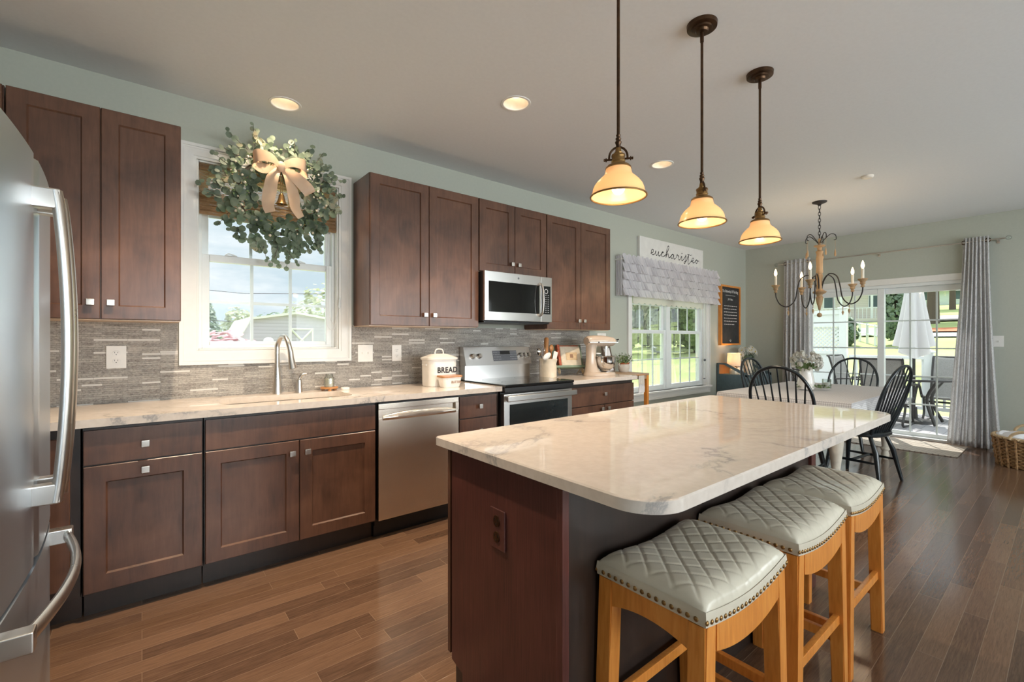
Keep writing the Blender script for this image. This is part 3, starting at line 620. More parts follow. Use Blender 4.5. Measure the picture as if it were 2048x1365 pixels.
# ------------------------------------------------------------ island
t = thing('kitchen_island', 'dark mahogany kitchen island with overhanging white quartz top', 'island', (1.8, -2.25, 0))
IX0, IX1, IY0, IY1 = .838, 2.85, -2.845, -1.918
def irect(x0, x1, y0, y1, rs, z, n=8):
    p = []
    for cx, cy, r, a0 in ((x1, y1, rs[0], 0), (x0, y1, rs[1], PI / 2), (x0, y0, rs[2], PI), (x1, y0, rs[3], 1.5 * PI)):
        ox = cx - r if cx == x1 else cx + r; oy = cy - r if cy == y1 else cy + r
        for k in range(n + 1): a = a0 + k * PI / 2 / n; p.append((ox + r * math.cos(a), oy + r * math.sin(a), z))
    return p
rs = (.03, .006, .11, .09); e = .004
obj('countertop', MB().skin([irect(IX0, IX1, IY0, IY1, rs, .882), irect(IX0, IX1, IY0, IY1, rs, .910), irect(IX0 + e, IX1 - e, IY0 + e, IY1 - e, rs, .914)], True, True, True), M['quartz'], t, label='white quartz top with gray veins')
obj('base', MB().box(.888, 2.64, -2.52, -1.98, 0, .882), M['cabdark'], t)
obj('end_panel', MB().prism([(-2.542, 0), (-2.05, 0), (-2.05, .10), (-1.98, .115), (-1.98, .882), (-2.542, .882)], 'x', .870, .888), M['island'], t)
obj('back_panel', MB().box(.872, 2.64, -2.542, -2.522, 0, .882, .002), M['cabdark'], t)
obj('corner_bead', MB().box(.862, .888, -2.547, -2.523, 0, .882, .003), M['island'], t)
obj('end_post', MB().box(2.64, 2.70, -2.557, -2.47, 0, .882, .004).box(2.64, 2.70, -2.03, -1.95, 0, .882, .004).box(2.64, 2.665, -2.47, -2.03, 0, .882), M['island'], t)
for a, c in ((.875, 1.31), (1.315, 1.75), (1.755, 2.19), (2.195, 2.635)):
    d = obj('door', shaker(a, c, .125, .868, -1.942, y_to=-1), M['cab'], t)
t = thing('wall_outlet', 'brown outlet with matching plate on the island end panel', 'outlet', (.868, -2.258, .675))
obj('cover_plate', MB().box(.863, .870, -2.296, -2.221, .612, .737, .003), M['island'], t)
for dz in (.025, -.025):
    o = obj('socket', MB().lathe([(.018, 0), (.0175, .003), (0, .003)], (0, 0, 0), 24, M=Matrix.Translation((.863, -2.258, .675 + dz)) @ Matrix.Rotation(-PI / 2, 4, 'Y'), sy=.85), M['bronze'], t)
    obj('slot', MB().box(.8592, .861, -2.266, -2.264, .675 + dz, .684 + dz).box(.8592, .861, -2.252, -2.250, .675 + dz, .684 + dz).box(.8592, .861, -2.260, -2.256, .663 + dz, .668 + dz), M['black'], o)
# ------------------------------------------------------------ saddle stools
def make_stool():
    t = thing('saddle_stool', 'nearest saddle stool, pale quilted leather seat on honey wood legs', 'stool', (0, 0, 0), 0, 'saddle stools along the island')
    hx, hy = .226, .157
    def sad(u): return .585 + .026 * (u * u) ** .9
    def seatpt(u, v):
        cx = 2 * u - 1; cy = 2 * v - 1
        ex = max(0, 1 - abs(cx) ** 7) ** .55; ey = max(0, 1 - abs(cy) ** 6) ** .55
        x = cx * hx; y = cy * hy; puff = .012 + .046 * ex * ey
        g = 0
        for s in (1, -1):
            q = (x + s * y * 1.05) / .072; f = abs(q - round(q)) * .072; g += math.exp(-(f / .0042) ** 2)
        return (x, y, sad(cx) + .022 + puff - .0036 * min(g, 1) * ex * ey)
    b = MB().grid(seatpt, 96, 72); obj('seat', b, M['leather'], t, ang=80)
    n = 40; per = []
    for k in range(n): per.append((-1 + 2 * k / n, -1))
    for k in range(28): per.append((1, -1 + 2 * k / 28))
    for k in range(n): per.append((1 - 2 * k / n, 1))
    for k in range(28): per.append((-1, 1 - 2 * k / 28))
    obj('seat_band', MB().skin([[(u * (hx + .002), v * (hy + .002), sad(u) + .036) for u, v in per], [(u * (hx + .004), v * (hy + .004), sad(u) + .02) for u, v in per], [(u * (hx + .002), v * (hy + .002), sad(u)) for u, v in per], [(u * (hx - .02), v * (hy - .02), sad(u)) for u, v in per]]), M['leather'], t)
    b = MB()
    for i in range(0, 22):
        u = -1 + 2 * i / 21
        for v in (-1, 1): b.ball((u * hx, v * (hy + .004), sad(u) + .012), .0062, 1, .6, 1, 8, 6)
    for i in range(1, 15):
        v = -1 + 2 * i / 15
        for u in (-1, 1): b.ball((u * (hx + .004), v * hy, sad(u) + .012), .0062, .6, 1, 1, 8, 6)
    obj('nailhead_trim', b, M['brass'], t)
    def leg(sx, sy):
        b = MB(); tx, ty, fx_, fy_ = sx * .200, sy * .134, sx * .224, sy * .140; w1, w2 = .024, .021
        L0 = lambda cx, cy, z, w_: [(cx - w_, cy - w_, z), (cx + w_, cy - w_, z), (cx + w_, cy + w_, z), (cx - w_, cy + w_, z)]
        b.skin([L0(fx_, fy_, 0, w2), L0((tx + fx_) / 2, (ty + fy_) / 2, .3, w2 + .001), L0(tx, ty, sad(sx * .9), w1)], True, True, True); bmesh.ops.bevel(b.bm, geom=[e for e in b.bm.edges if abs((e.verts[0].co - e.verts[1].co).z) > .1], offset=.004, segments=2, affect='EDGES'); return b
    for sx in (-1, 1):
        for sy in (-1, 1): obj('leg', leg(sx, sy), M['honey'], t)
    m = 18
    def apron(sy):
        b = MB(); u = [-.78 + 1.56 * k / m for k in range(m + 1)]
        top = [(q * hx, sad(q) - .0005) for q in u]; bot = [(q * hx, sad(q) - .075 + .028 * (abs(q) / .78) ** 2.2 - .026 * (q * q)) for q in u]
        b.prism(top + bot[::-1], 'y', sy * .148 - .011, sy * .148 + .011); return b
    for sy in (-1, 1): obj('apron', apron(sy), M['honey'], t)
    for sx in (-1, 1):
        v = [-.72 + 1.44 * k / m for k in range(m + 1)]; zt = sad(.96)
        obj('apron', MB().prism([(q * hy, zt) for q in v] + [(q * hy, zt - .072 + .02 * (1 - (q / .72) ** 2)) for q in v[::-1]], 'x', sx * .213 - .010, sx * .213 + .010), M['honey'], t)
    for sx, z in ((-1, .17), (1, .17)): x = sx * .217; obj('stretcher', MB().box(x - .011, x + .011, -.125, .125, z - .017, z + .017, .003), M['honey'], t)
    for sy, z in ((-1, .25), (1, .25)): obj('stretcher', MB().box(-.212, .212, sy * .138 - .010, sy * .138 + .010, z - .017, z + .017, .003), M['honey'], t)
    return t
s0 = make_stool(); s0.location = (1.222, -2.712, 0)
dup(s0, (1.774, -2.712, 0), None, 'middle saddle stool of the three under the island overhang')
dup(s0, (2.275, -2.715, 0), None, 'farthest saddle stool of the three, nearest the dining table')
# ------------------------------------------------------------ pendants and downlights
def make_pendant(label):
    t = thing('pendant_lamp', label, 'pendant lamp', (0, 0, 0), 0, 'opal glass pendants over the island'); zb = 1.815
    obj('canopy', MB().lathe([(.0, 2.705), (.025, 2.706), (.03, 2.715), (.044, 2.716), (.046, 2.724), (.066, 2.726), (.068, 2.743)], n=40), M['bronze'], t)
    obj('rod', MB().cyl((0, 0, 2.70), (0, 0, 2.035), .0062, n=14).cyl((0, 0, 2.71), (0, 0, 2.66), .0085, n=14).lathe([(.0, 2.05), (.009, 2.05), (.007, 2.042), (.011, 2.036), (.009, 2.03), (.013, 2.022), (.009, 2.012), (.009, 2.0), (0, 2.0)], n=16), M['bronze'], t)
    y = [(0, .034 * math.cos(a), 1.966 + .038 * math.sin(a)) for a in [PI * k / 16 for k in range(17)]]
    o = obj('yoke', MB().tube([(0, .034, 1.955)] + y + [(0, -.034, 1.955)], .0042, 10), M['bronze'], t)
    for s in (1, -1): obj('thumb_screw', MB().tube([(0, s * .02, 1.958), (0, s * .055, 1.958)], .004, 10).lathe([(.0, .0), (.008, .002), (.008, .005), (.004, .007), (.006, .012), (0, .014)], (0, 0, 0), 14, M=Matrix.Translation((0, s * .042, 1.958)) @ Matrix.Rotation(-s * PI / 2, 4, 'X')), M['bronze'], o)
    obj('socket_cap', MB().lathe([(0, 2.0), (.010, 2.0), (.012, 1.984), (.016, 1.982), (.014, 1.976), (.0255, 1.974), (.0265, 1.968), (.024, 1.964), (.0245, 1.952), (.027, 1.949), (.0245, 1.944), (.026, 1.938), (.042, 1.932), (.048, 1.926), (.049, 1.920), (.044, 1.920)], n=32), M['brass'], t)
    obj('shade', MB().lathe([(.044, 1.926), (.046, 1.918), (.0485, 1.905), (.053, 1.894), (.066, 1.883), (.079, 1.870), (.089, 1.856), (.0945, 1.842), (.0965, 1.829), (.1015, 1.822), (.104, zb)], n=48), M['opal'], t, solid=.003)
    ring = [(.1045 * math.cos(a), .1045 * math.sin(a), zb) for a in [2 * PI * k / 48 for k in range(48)]]
    obj('rim', MB().tube(ring, .0035, 8, True), M['brass'], t)
    obj('bulb', MB().ball((0, 0, 1.852), .026, 1, 1, 1.15, 16, 12).cyl((0, 0, 1.87), (0, 0, 1.925), .013, n=12), M['bulb'], t)
    return t
PX = (1.413, 2.033, 2.655)
p0 = make_pendant('nearest opal glass pendant, its ceiling mount out of the picture'); p0.location = (PX[0], -2.3, 0); p0.rotation_euler = (0, 0, .66)
dup(p0, (PX[1], -2.3, 0), -.75, 'middle opal glass pendant on a bronze rod over the island'); dup(p0, (PX[2], -2.3, 0), -.45, 'farthest opal glass pendant over the island, closest to the chandelier')
for x in PX:
    l = bpy.data.lights.new('pendant_glow', 'POINT'); l.energy = 1.1; l.color = (1, .76, .5); l.shadow_soft_size = .03
    o = bpy.data.objects.new('pendant_glow', l); C.objects.link(o); o.location = (x, -2.3, 1.80)
def make_can(label):
    t = thing('recessed_light', label, 'ceiling light', (0, 0, ZC), 0, 'recessed kitchen downlights')
    z = ZC
    obj('trim_ring', MB().lathe([(.094, z), (.092, z - .004), (.080, z - .005), (.0765, z - .001), (.0765, z + .004)], n=40), M['trim'], t)
    obj('baffle', MB().lathe([(.0775, z), (.070, z + .035), (.055, z + .07)], n=40), M['baffle'], t)
    obj('lens', MB().lathe([(.056, z + .068), (.045, z + .058), (.02, z + .053), (0, z + .052)], n=32), M['lens'], t); return t
lab = ['recessed downlight over the aisle beside the refrigerator, out of the picture', 'recessed downlight above the sink window and wreath', 'recessed downlight in ceiling in front of the microwave cabinets', 'smaller-looking recessed downlight behind the pendant rods']
c0 = None
for (x, y), s in zip(CANS, lab):
    if c0 is None: c0 = make_can(s); c0.location = (x, y, ZC)
    else: dup(c0, (x, y, ZC), None, s)
    l = bpy.data.lights.new('downlight', 'SPOT'); l.energy = 36 if y > -.5 else (175 if x < 1 else 140 if x < 2 else 90); l.color = (1, .80, .58); l.spot_size = 1.92; l.spot_blend = .7; l.shadow_soft_size = .03
    o = bpy.data.objects.new('downlight', l); C.objects.link(o); o.location = (x, y, ZC + .04)
t = thing('smoke_detector', 'small flat white detector disc on ceiling before the chandelier', 'detector', (5.06, -2.224, ZC)); obj('housing', MB().lathe([(.045, ZC), (.045, ZC - .012), (.036, ZC - .022), (0, ZC - .024)], (5.06, -2.224, 0), 28), M['baffle'], t)
# ------------------------------------------------------------ chandelier
CX, CY = 5.61, -1.681
t = thing('chandelier', 'rustic chandelier with wooden column and five candle arms over dining table', 'chandelier', (CX, CY, ZC))
cc = (CX, CY, 0)
obj('canopy', MB().lathe([(0, 2.70), (.012, 2.70), (.02, 2.715), (.066, 2.733), (.068, ZC)], cc, 32), M['iron'], t)
b = MB()
for k in range(10):
    z = 2.695 - k * .0345; ax = k % 2; ring = []
    for a in [2 * PI * i / 12 for i in range(12)]:
        h = .011 * math.cos(a); v = .023 * math.sin(a); ring.append((CX + (h if ax else 0), CY + (0 if ax else h), z - .012 + v))
    b.tube(ring, .003, 6, True)
obj('chain', b, M['iron'], t)
obj('column', MB().lathe([(0, 2.355), (.012, 2.35), (.014, 2.30), (.012, 2.285), (.05, 2.278), (.052, 2.268), (.022, 2.255), (.02, 2.225), (.036, 2.212), (.03, 2.195), (.026, 2.17), (.032, 2.15), (.030, 2.04), (.033, 1.99), (.024, 1.975), (.032, 1.955), (.026, 1.91), (.023, 1.86), (.03, 1.84), (.027, 1.815), (.036, 1.80), (.064, 1.785), (.058, 1.77), (.03, 1.755), (.026, 1.735), (.036, 1.72), (.032, 1.695), (.026, 1.66), (.014, 1.62), (.010, 1.59), (0, 1.585)], cc, 24), M['woodcol'], t)
obj('finial', MB().cyl((CX, CY, 1.59), (CX, CY, 1.555), .003, n=6).ball((CX, CY, 1.535), .024), M['woodcol'], t)
def drop(b, x, y, z, s=1):
    b.cyl((x, y, z), (x, y, z - .075 * s), .0015, n=6)
    for q in (.012, .028): b.ball((x, y, z - q * s), .006 * s, u=10, v=8)
    b.lathe([(0, -.04 * s), (.006 * s, -.048 * s), (.011 * s, -.066 * s), (.006 * s, -.082 * s), (0, -.10 * s)], (x, y, z), 10)
for k in range(5):
    a = math.radians(42 + 72 * k); dx, dy = math.cos(a), math.sin(a); P = lambda r, z: (CX + dx * r, CY + dy * r, z)
    arm = obj('arm', MB().tube(spline([P(.02, 1.80), P(.045, 1.90), P(.10, 1.965), (CX + dx * .17, CY + dy * .17, 1.93), P(.20, 1.83), P(.225, 1.70), P(.29, 1.635), P(.36, 1.66), P(.40, 1.74), P(.405, 1.82)], 6), .006, 8), M['iron'], t)
    b = MB(); drop(b, *P(.285, 1.632)); obj('bead_drop', b, M['woodcol'], arm)
    obj('candle_cup', MB().lathe([(0, 1.79), (.012, 1.79), (.018, 1.80), (.012, 1.812), (.024, 1.828), (.020, 1.842), (.044, 1.872), (.040, 1.875), (.015, 1.862)], P(.405, 0), 20), M['woodcol'], t)
    cs = obj('candle_sleeve', MB().cyl(P(.405, 1.86), P(.405, 1.975), .0125, n=14), M['wax'], t)
    obj('flame_bulb', MB().lathe([(.006, 1.975), (.013, 1.99), (.0155, 2.005), (.011, 2.03), (.004, 2.05), (0, 2.058)], P(.405, 0), 14), M['flame'], cs)
    l = bpy.data.lights.new('candle_light', 'POINT'); l.energy = 1.5; l.color = (1, .70, .42); l.shadow_soft_size = .02
    o = bpy.data.objects.new('candle_light', l); C.objects.link(o); o.location = P(.405, 2.085)
    a += .6; dx, dy = math.cos(a), math.sin(a)
    ck = obj('crown_hook', MB().tube(spline([P(.012, 2.30), P(.05, 2.345), P(.10, 2.39), P(.14, 2.375), P(.145, 2.33), P(.125, 2.325)], 6), .004, 6), M['iron'], t)
    b = MB(); q = P(.138, 2.33); b.cyl(q, (q[0], q[1], q[2] - .10), .0015, n=6).lathe([(0, -.10), (.005, -.115), (.010, -.16), (.006, -.175), (0, -.18)], q, 10); obj('bead_drop', b, M['woodcol'], ck)
# ------------------------------------------------------------ dining table
TX0, TX1, TY0, TY1, TZ = 4.45, 6.28, -2.25, -1.17, .755
t = thing('dining_table', 'farmhouse dining table with turned white legs under gingham cloth', 'table', ((TX0 + TX1) / 2, (TY0 + TY1) / 2, 0))
obj('tabletop', MB().box(TX0, TX1, TY0, TY1, TZ - .035, TZ - .004, .004), M['oak'], t)
obj('apron', MB().box(TX0 + .1, TX1 - .1, TY0 + .1, TY1 - .1, TZ - .13, TZ - .036), M['tablewhite'], t)
for x in (TX0 + .12, TX1 - .12):
    for y in (TY0 + .13, TY1 - .13): obj('leg', MB().lathe([(0, 0), (.026, .0), (.034, .02), (.036, .05), (.028, .085), (.032, .095), (.040, .105), (.040, .118), (.028, .13), (.034, .20), (.050, .33), (.058, .43), (.055, .48), (.040, .53), (.052, .545), (.052, .56), (.038, .575), (.045, .60), (.056, .61), (.056, .72), (0, .72)], (x, y, 0), 24), M['tablewhite'], t)
def cloth(u, v):
    # profile drapes over both edges
    o = .012; drop_ = .155
    def side(q, lo, hi):
        L_ = hi - lo; tot = L_ + 2 * drop_; s = q * tot - drop_
        if s < 0: return lo - o, s
        if s > L_: return hi + o, L_ - s
        return lo + s, 0.0
    x, dx = side(u, TX0, TX1); y, dy = side(v, TY0, TY1)
    d = min(dx, dy); z = TZ + .002 + d
    fl = -d * .08; wob = .006 * math.sin(x * 21) * math.sin(y * 19 + 1) * min(1, -d * 8)
    if dx < 0: x += (-1 if u < .5 else 1) * (fl + wob * (dx == d)); 
    if dy < 0: y += (-1 if v < .5 else 1) * (fl + wob)
    return (x, y, z + (.0008 * math.sin(x * 40) * math.sin(y * 37) if d == 0 else 0))
tag(obj('tablecloth', MB().grid(cloth, 110, 72), M['gingham'], ang=60), 'gray and white gingham tablecloth draped over the dining table', 'tablecloth')
def windsor():
    t = thing('windsor_chair', 'black windsor chair with its bow back toward the island', 'chair', (0, 0, 0), 0, 'black bow-back chairs around the dining table')
    sh = []; n = 36
    for k in range(n): a = 2 * PI * k / n; c, s_ = math.cos(a), math.sin(a); sh.append((.235 * (abs(c) ** .75) * (1 if c > 0 else -1), .215 * (abs(s_) ** .8) * (1 if s_ > 0 else -1)))
    obj('seat', MB().skin([[(x * .93, y * .93, .412) for x, y in sh], [(x, y, .425) for x, y in sh], [(x, y, .445) for x, y in sh], [(x * .97, y * .97, .45) for x, y in sh], [(x * .6, y * .6, .438) for x, y in sh]], True, True, True), M['blackpaint'], t)
    def bk(x, z): return -.155 - (z - .44) * .30
    bowp = [(-.175, 0, .44), (-.225, 0, .60), (-.245, 0, .75), (-.225, 0, .88), (-.16, 0, .985), (-.07, 0, 1.035), (0, 0, 1.045), (.07, 0, 1.035), (.16, 0, .985), (.225, 0, .88), (.245, 0, .75), (.225, 0, .60), (.175, 0, .44)]
    bp = [(p[0], bk(p[0], p[2]), p[2]) for p in spline(bowp, 6)]; obj('back_bow', MB().tube(bp, .0135, 10), M['blackpaint'], t)
    for k in range(7):
        x0 = -.135 + .045 * k; x1 = x0 * 1.5
        zt = 1.04 - 1.9 * x1 * x1 - 9 * x1 ** 4; obj('spindle', MB().tube([(x0, -.15, .44), (x0 * 1.2, bk(0, .62), .62), (x1, bk(0, zt), zt)], [.007, .0085, .0055], 8), M['blackpaint'], t)
    for sx in (-1, 1):
        for sy, f in ((1, .20), (-1, -.235)): obj('leg', MB().tube([(sx * .14, sy * .13, .425), (sx * .165, (sy * .13 + f) / 2 * 1.02, .28), (sx * .215, f, 0)], [.014, .021, .0135], 12), M['blackpaint'], t)
        obj('stretcher', MB().tube([(sx * .182, .172, .19), (sx * .185, 0, .19), (sx * .182, -.19, .19)], [.009, .013, .009], 8), M['blackpaint'], t)
    obj('stretcher', MB().tube([(-.185, 0, .19), (0, 0, .19), (.185, 0, .19)], [.009, .013, .009], 8), M['blackpaint'], t)
    return t
w0 = windsor(); w0.location = (4.42, -1.84, 0); w0.rotation_euler = (0, 0, -PI / 2)
dup(w0, (5.15, -2.148, 0), -.16, 'black windsor chair side-on, on the open side of dining table')
dup(w0, (6.42, -1.70, 0), PI / 2, 'black windsor chair with its back to the sliding glass door')
dup(w0, (5.75, -1.20, 0), PI - .15, 'black windsor chair on the wall side of the table near the cabinet')
# things on the table
def leaf_disc(b, c, nrm, r, asp=1.0, cup=.12, n=7):
    nrm = Vector(nrm).normalized(); u = nrm.orthogonal().normalized(); u.rotate(Matrix.Rotation(random.random() * 6.28, 3, nrm)) ; v = nrm.cross(u)
    ring = [Vector(c) + u * (math.cos(2 * PI * k / n) * r) + v * (math.sin(2 * PI * k / n) * r * asp) - nrm * cup * r * (abs(math.cos(2 * PI * k / n))) for k in range(n)]
    b.poly(ring)
def rnd(a, c): return random.uniform(a, c)
t = thing('dough_bowl', 'long shallow wooden dough bowl in the middle of the dining table', 'bowl', (5.32, -1.72, TZ), -.75)
def dbowl(u, v):
    a = 2 * PI * u; r = v; x = .235 * r * math.cos(a) * (1 if r < .999 else 1); y = .115 * r * math.sin(a); x = .235 * r * (abs(math.cos(a)) ** .85) * (1 if math.cos(a) > 0 else -1); return (x, y, .008 + .042 * r ** 3.2)
o = obj('bowl', MB().grid(dbowl, 40, 12, True), M['orangewood'], t, solid=.010)
t = thing('flower_pitcher', 'white enamel pitcher holding white flowers on the dining table', 'pitcher', (5.27, -1.665, TZ + .014))
cpt = (5.27, -1.665, 0); z0 = TZ + .014
obj('body', MB().lathe([(0, z0), (.068, z0), (.074, z0 + .012), (.078, z0 + .06), (.070, z0 + .12), (.058, z0 + .165), (.060, z0 + .195), (.068, z0 + .21), (.062, z0 + .208), (.054, z0 + .18)], cpt, 28), M['enamel'], t)
obj('handle', MB().tube(spline([(5.27 - .045, -1.625, z0 + .19), (5.27 - .105, -1.59, z0 + .20), (5.27 - .12, -1.575, z0 + .16), (5.27 - .075, -1.605, z0 + .075)], 8), .0045, 8), M['iron'], t)
def flowerhead(b, c, r, n=14):
    nrm = Vector((rnd(-1, 1), rnd(-1, 1), rnd(0, 1.1)))
    for k in range(n):
        d = Vector((rnd(-1, 1), rnd(-1, 1), rnd(-.5, 1))).normalized(); leaf_disc(b, Vector(c) + d * r * .55, d + Vector((rnd(-.4, .4),) * 3), r * rnd(.45, .7), rnd(.55, .9), .35, 6)
t = thing('flower_bouquet', 'round bunch of white flowers in the pitcher', 'flowers', (5.27, -1.665, z0 + .2)); bl = MB(); bs = MB()
for k in range(64):
    d = Vector((rnd(-1, 1), rnd(-1, 1), rnd(-.35, 1))).normalized(); c = Vector((5.27, -1.665, z0 + .275)) + Vector((d.x * .135, d.y * .135, d.z * .105)); flowerhead(bl, c, rnd(.026, .036))
for k in range(14): bs.tube([(5.27 + rnd(-.03, .03), -1.665 + rnd(-.03, .03), z0 + .12), (5.27 + rnd(-.1, .1), -1.665 + rnd(-.1, .1), z0 + .27)], .003, 5)
for k in range(60): d = Vector((rnd(-1, 1), rnd(-1, 1), rnd(-.6, .2))).normalized(); leaf_disc(bs, (5.27 + d.x * .1, -1.665 + d.y * .1, z0 + .24 + d.z * .05), d, .022, .6)
obj('blossom', bl, M['petal'], t, ang=20); obj('greenery', bs, M['leafg'], t)
t = thing('candle_jar', 'white candle in a clear glass jar beside the pitcher', 'candle', (5.43, -1.80, TZ + .02)); cz = TZ + .02
obj('wax', MB().lathe([(0, cz + .004), (.036, cz + .004), (.036, cz + .062), (0, cz + .060)], (5.43, -1.80, 0), 24), M['enamel'], t); obj('jar', MB().lathe([(0, cz), (.040, cz), (.040, cz + .095), (.0375, cz + .095), (.0375, cz + .003), (0, cz + .003)], (5.43, -1.80, 0), 24), M['clear'], t)
b = MB()
for k in range(130): a = rnd(0, 6.28); r = rnd(0, 1) ** .5; px, py = .17 * r * math.cos(a), .07 * r * math.sin(a); ca, sa = math.cos(-.75), math.sin(-.75); leaf_disc(b, (5.32 + px * ca - py * sa, -1.72 + px * sa + py * ca, TZ + .03 + rnd(0, .03)), (rnd(-1, 1), rnd(-1, 1), 1), .011, .7)
tag(obj('greenery_sprigs', b, M['leafg']), 'sprigs of greenery lying in the wooden dough bowl', 'greenery', kind='stuff')
# ------------------------------------------------------------ curtains, rod, rug, basket
t = thing('curtain_rod', 'thin silver curtain rod above the sliding door', 'curtain rod', (7.59, -1.75, 2.425)); RX, RZ = 7.585, 2.425
obj('rod', MB().cyl((RX, -.52, RZ), (RX, -2.90, RZ), .008, n=12), M['nickel'], t)
for y in (-.50, -2.925): obj('finial', MB().ball((RX, y, RZ), .026), M['clear'], t)
for y in (-.60, -1.745, -2.84): obj('bracket', MB().box(RX - .012, XF, y - .006, y + .006, RZ - .016, RZ - .006).box(XF - .006, XF, y - .014, y + .014, RZ - .04, RZ + .02, .002), M['nickel'], t)
def curtain(label, top, bot, folds, seed):
    random.seed(seed); t = thing('curtain', label, 'curtain', (RX, (top[0] + top[1]) / 2, 0), 0, 'damask curtains at the sliding door')
    ph = [rnd(-.4, .4) for k in range(folds + 1)]
    def f(u, v):
        z = 2.475 - v * 2.455; e = v ** 1.3; y = (top[0] + (top[1] - top[0]) * u) * (1 - e) + (bot[0] + (bot[1] - bot[0]) * u) * e
        am = .020 + .035 * min(1, v * 1.4); x = RX + am * math.sin(2 * PI * folds * u + ph[int(u * folds)] * v) + .008 * math.sin(9 * u + 5 * v)
        return (x - .01 * v, y + .012 * math.sin(14 * u + 3 * v) * v, z)
    obj('panel', MB().grid(f, folds * 14, 40), M['curtain'], t, ang=80, solid=.002)
    for k in range(folds * 2):
        u = (k + .5) / (folds * 2)
        if k in (0, folds * 2 - 1): y = top[0] + (top[1] - top[0]) * u; obj('grommet', MB().tube([(RX + .0, y + .022 * math.cos(a), RZ + .022 * math.sin(a)) for a in [2 * PI * i / 16 for i in range(16)]], .005, 6, True), M['bronze'], t)
    return t
curtain('left gray-white damask curtain of the sliding door, behind the chandelier', (-.61, -.96), (-.60, -1.0), 6, 3)
curtain('right gray-white damask curtain of the sliding door, beside the wicker basket', (-2.56, -2.77), (-2.42, -2.86), 7, 5)
random.seed(11)
tag(obj('rug', MB().box(6.81, 7.56, -2.6, -1.05, .001, .010, .003), M['rug']), 'beige woven rug with trellis pattern in front of the sliding door', 'rug')
t = thing('wicker_basket', 'oval wicker basket with arched handles on the floor by the curtain', 'basket', (6.93, -3.10, 0)); bc = (6.93, -3.10); ax, ay, bh = .30, .235, .29
def bp_(a, z, k=0): s = .88 + .14 * (z / bh); return (bc[0] + (ax * s + k) * math.cos(a), bc[1] + (ay * s + k) * math.sin(a), z)
b = MB()
for i in range(17): z = .012 + i * .0165; b.tube([bp_(2 * PI * k / 88, z, .007 * (1 if (k // 2 + i) % 2 else -1)) for k in range(88)], .0075, 5, True)
obj('weave', b, M['tan'], t)
for k in range(22): a = 2 * PI * k / 22; obj('stake', MB().tube([bp_(a, z, .012 + .004 * math.sin(z * 120)) for z in [.0 + .285 * q / 24 for q in range(25)]], .0095, 6), M['tan'], t)
obj('bottom', MB().lathe([(0, .006), (.87, .006), (.87, .014), (0, .014)], (bc[0], bc[1], 0), 40, sx=ax, sy=ay), M['tan'], t)
b = MB()
for q in (0, 1): b.tube([bp_(2 * PI * k / 90, bh + .006 * math.sin(2 * PI * (k / 90 * 30 + q * .5)), .012 * math.cos(2 * PI * (k / 90 * 30 + q * .5))) for k in range(90)], .012, 6, True)
obj('rim', b, M['tanpale'], t)
for s in (1, -1): obj('handle', MB().tube([(bc[0] + s * (ax + .012), bc[1] + .11 * math.cos(a), bh + .085 * math.sin(a)) for a in [PI * k / 14 for k in range(15)]], .013, 8), M['tanpale'], t)
def blk(u, v): a = 2 * PI * u; r = v; return (bc[0] + .285 * r * math.cos(a), bc[1] + .222 * r * math.sin(a), .265 + .035 * math.sin(5 * a + 2) * r * (1 - r) * 3 + .035 * (1 - r * r) + .03 * (r > .9))
tag(obj('blanket', MB().grid(blk, 48, 12, True), M['cloth_white'], solid=.02), 'white blanket lying in the wicker basket', 'blanket')
# ------------------------------------------------------------ window dressing
t = thing('woven_shade', 'woven bamboo roman shade raised in the sink window behind the wreath', 'window shade', (.69, .03, 2.36)); bx0, bx1 = .276, 1.10
obj('headrail', MB().box(bx0, bx1, .012, .045, 2.33, 2.366, .002), M['bamboo'], t)
obj('panel', MB().grid(lambda u, v: (bx0 + (bx1 - bx0) * u, .022 + .003 * math.sin(v * 30), 2.335 - .15 * v), 6, 24), M['bamboo'], t)
for k in range(5):
    z = 2.185 - k * .027; obj('fold', MB().tube([(bx0, .022 - .004 * k, z - .012), (bx1, .022 - .004 * k, z - .012)], .0155, 10, flat=.8, up=(0, 0, 1)), M['bamboo'], t)
obj('pull_cord', MB().tube(spline([(1.045, .008, 2.06), (1.035, .004, 1.75), (1.03, .002, 1.45), (1.045, -.002, 1.36), (1.085, -.004, 1.345), (1.10, -.006, 1.42), (1.112, -.012, 1.52)], 10), .0018, 6).tube(spline([(1.062, .008, 2.06), (1.05, .004, 1.75), (1.05, .002, 1.5), (1.065, 0, 1.41), (1.095, -.004, 1.39), (1.112, -.012, 1.52)], 10), .0018, 6), M['cloth_white'], t)
t = thing('cord_cleat', 'small cord cleat on the right jamb of the sink window', 'cleat', (1.113, -.012, 1.53)); obj('hook', MB().tube(spline([(1.122, -.012, 1.50), (1.112, -.03, 1.51), (1.116, -.03, 1.56), (1.122, -.012, 1.575)], 6), .005, 8).box(1.117, 1.126, -.02, -.004, 1.515, 1.56, .002), M['vinyl'], t)
t = thing('roller_shade', 'cream scalloped shade below the ruffled valance in the dining window', 'window shade', (5.5, .02, 2.08))
obj('roller', MB().cyl((4.65, .022, 2.08), (6.36, .022, 2.08), .02, n=14), M['rollershade'], t)
obj('cloth', MB().grid(lambda u, v: (4.66 + 1.69 * u, .004 + .002 * math.sin(u * 60), 2.08 - (2.08 - 1.735 + .022 * abs(math.sin(u * PI * 14))) * v), 168, 10), M['rollershade'], t)
obj('pull_cord', MB().tube(spline([(6.33, .0, 1.80), (6.335, -.005, 1.3), (6.35, -.01, .98), (6.345, -.008, .8), (6.34, -.008, .72)], 8), .003, 6), M['cloth_white'], t)
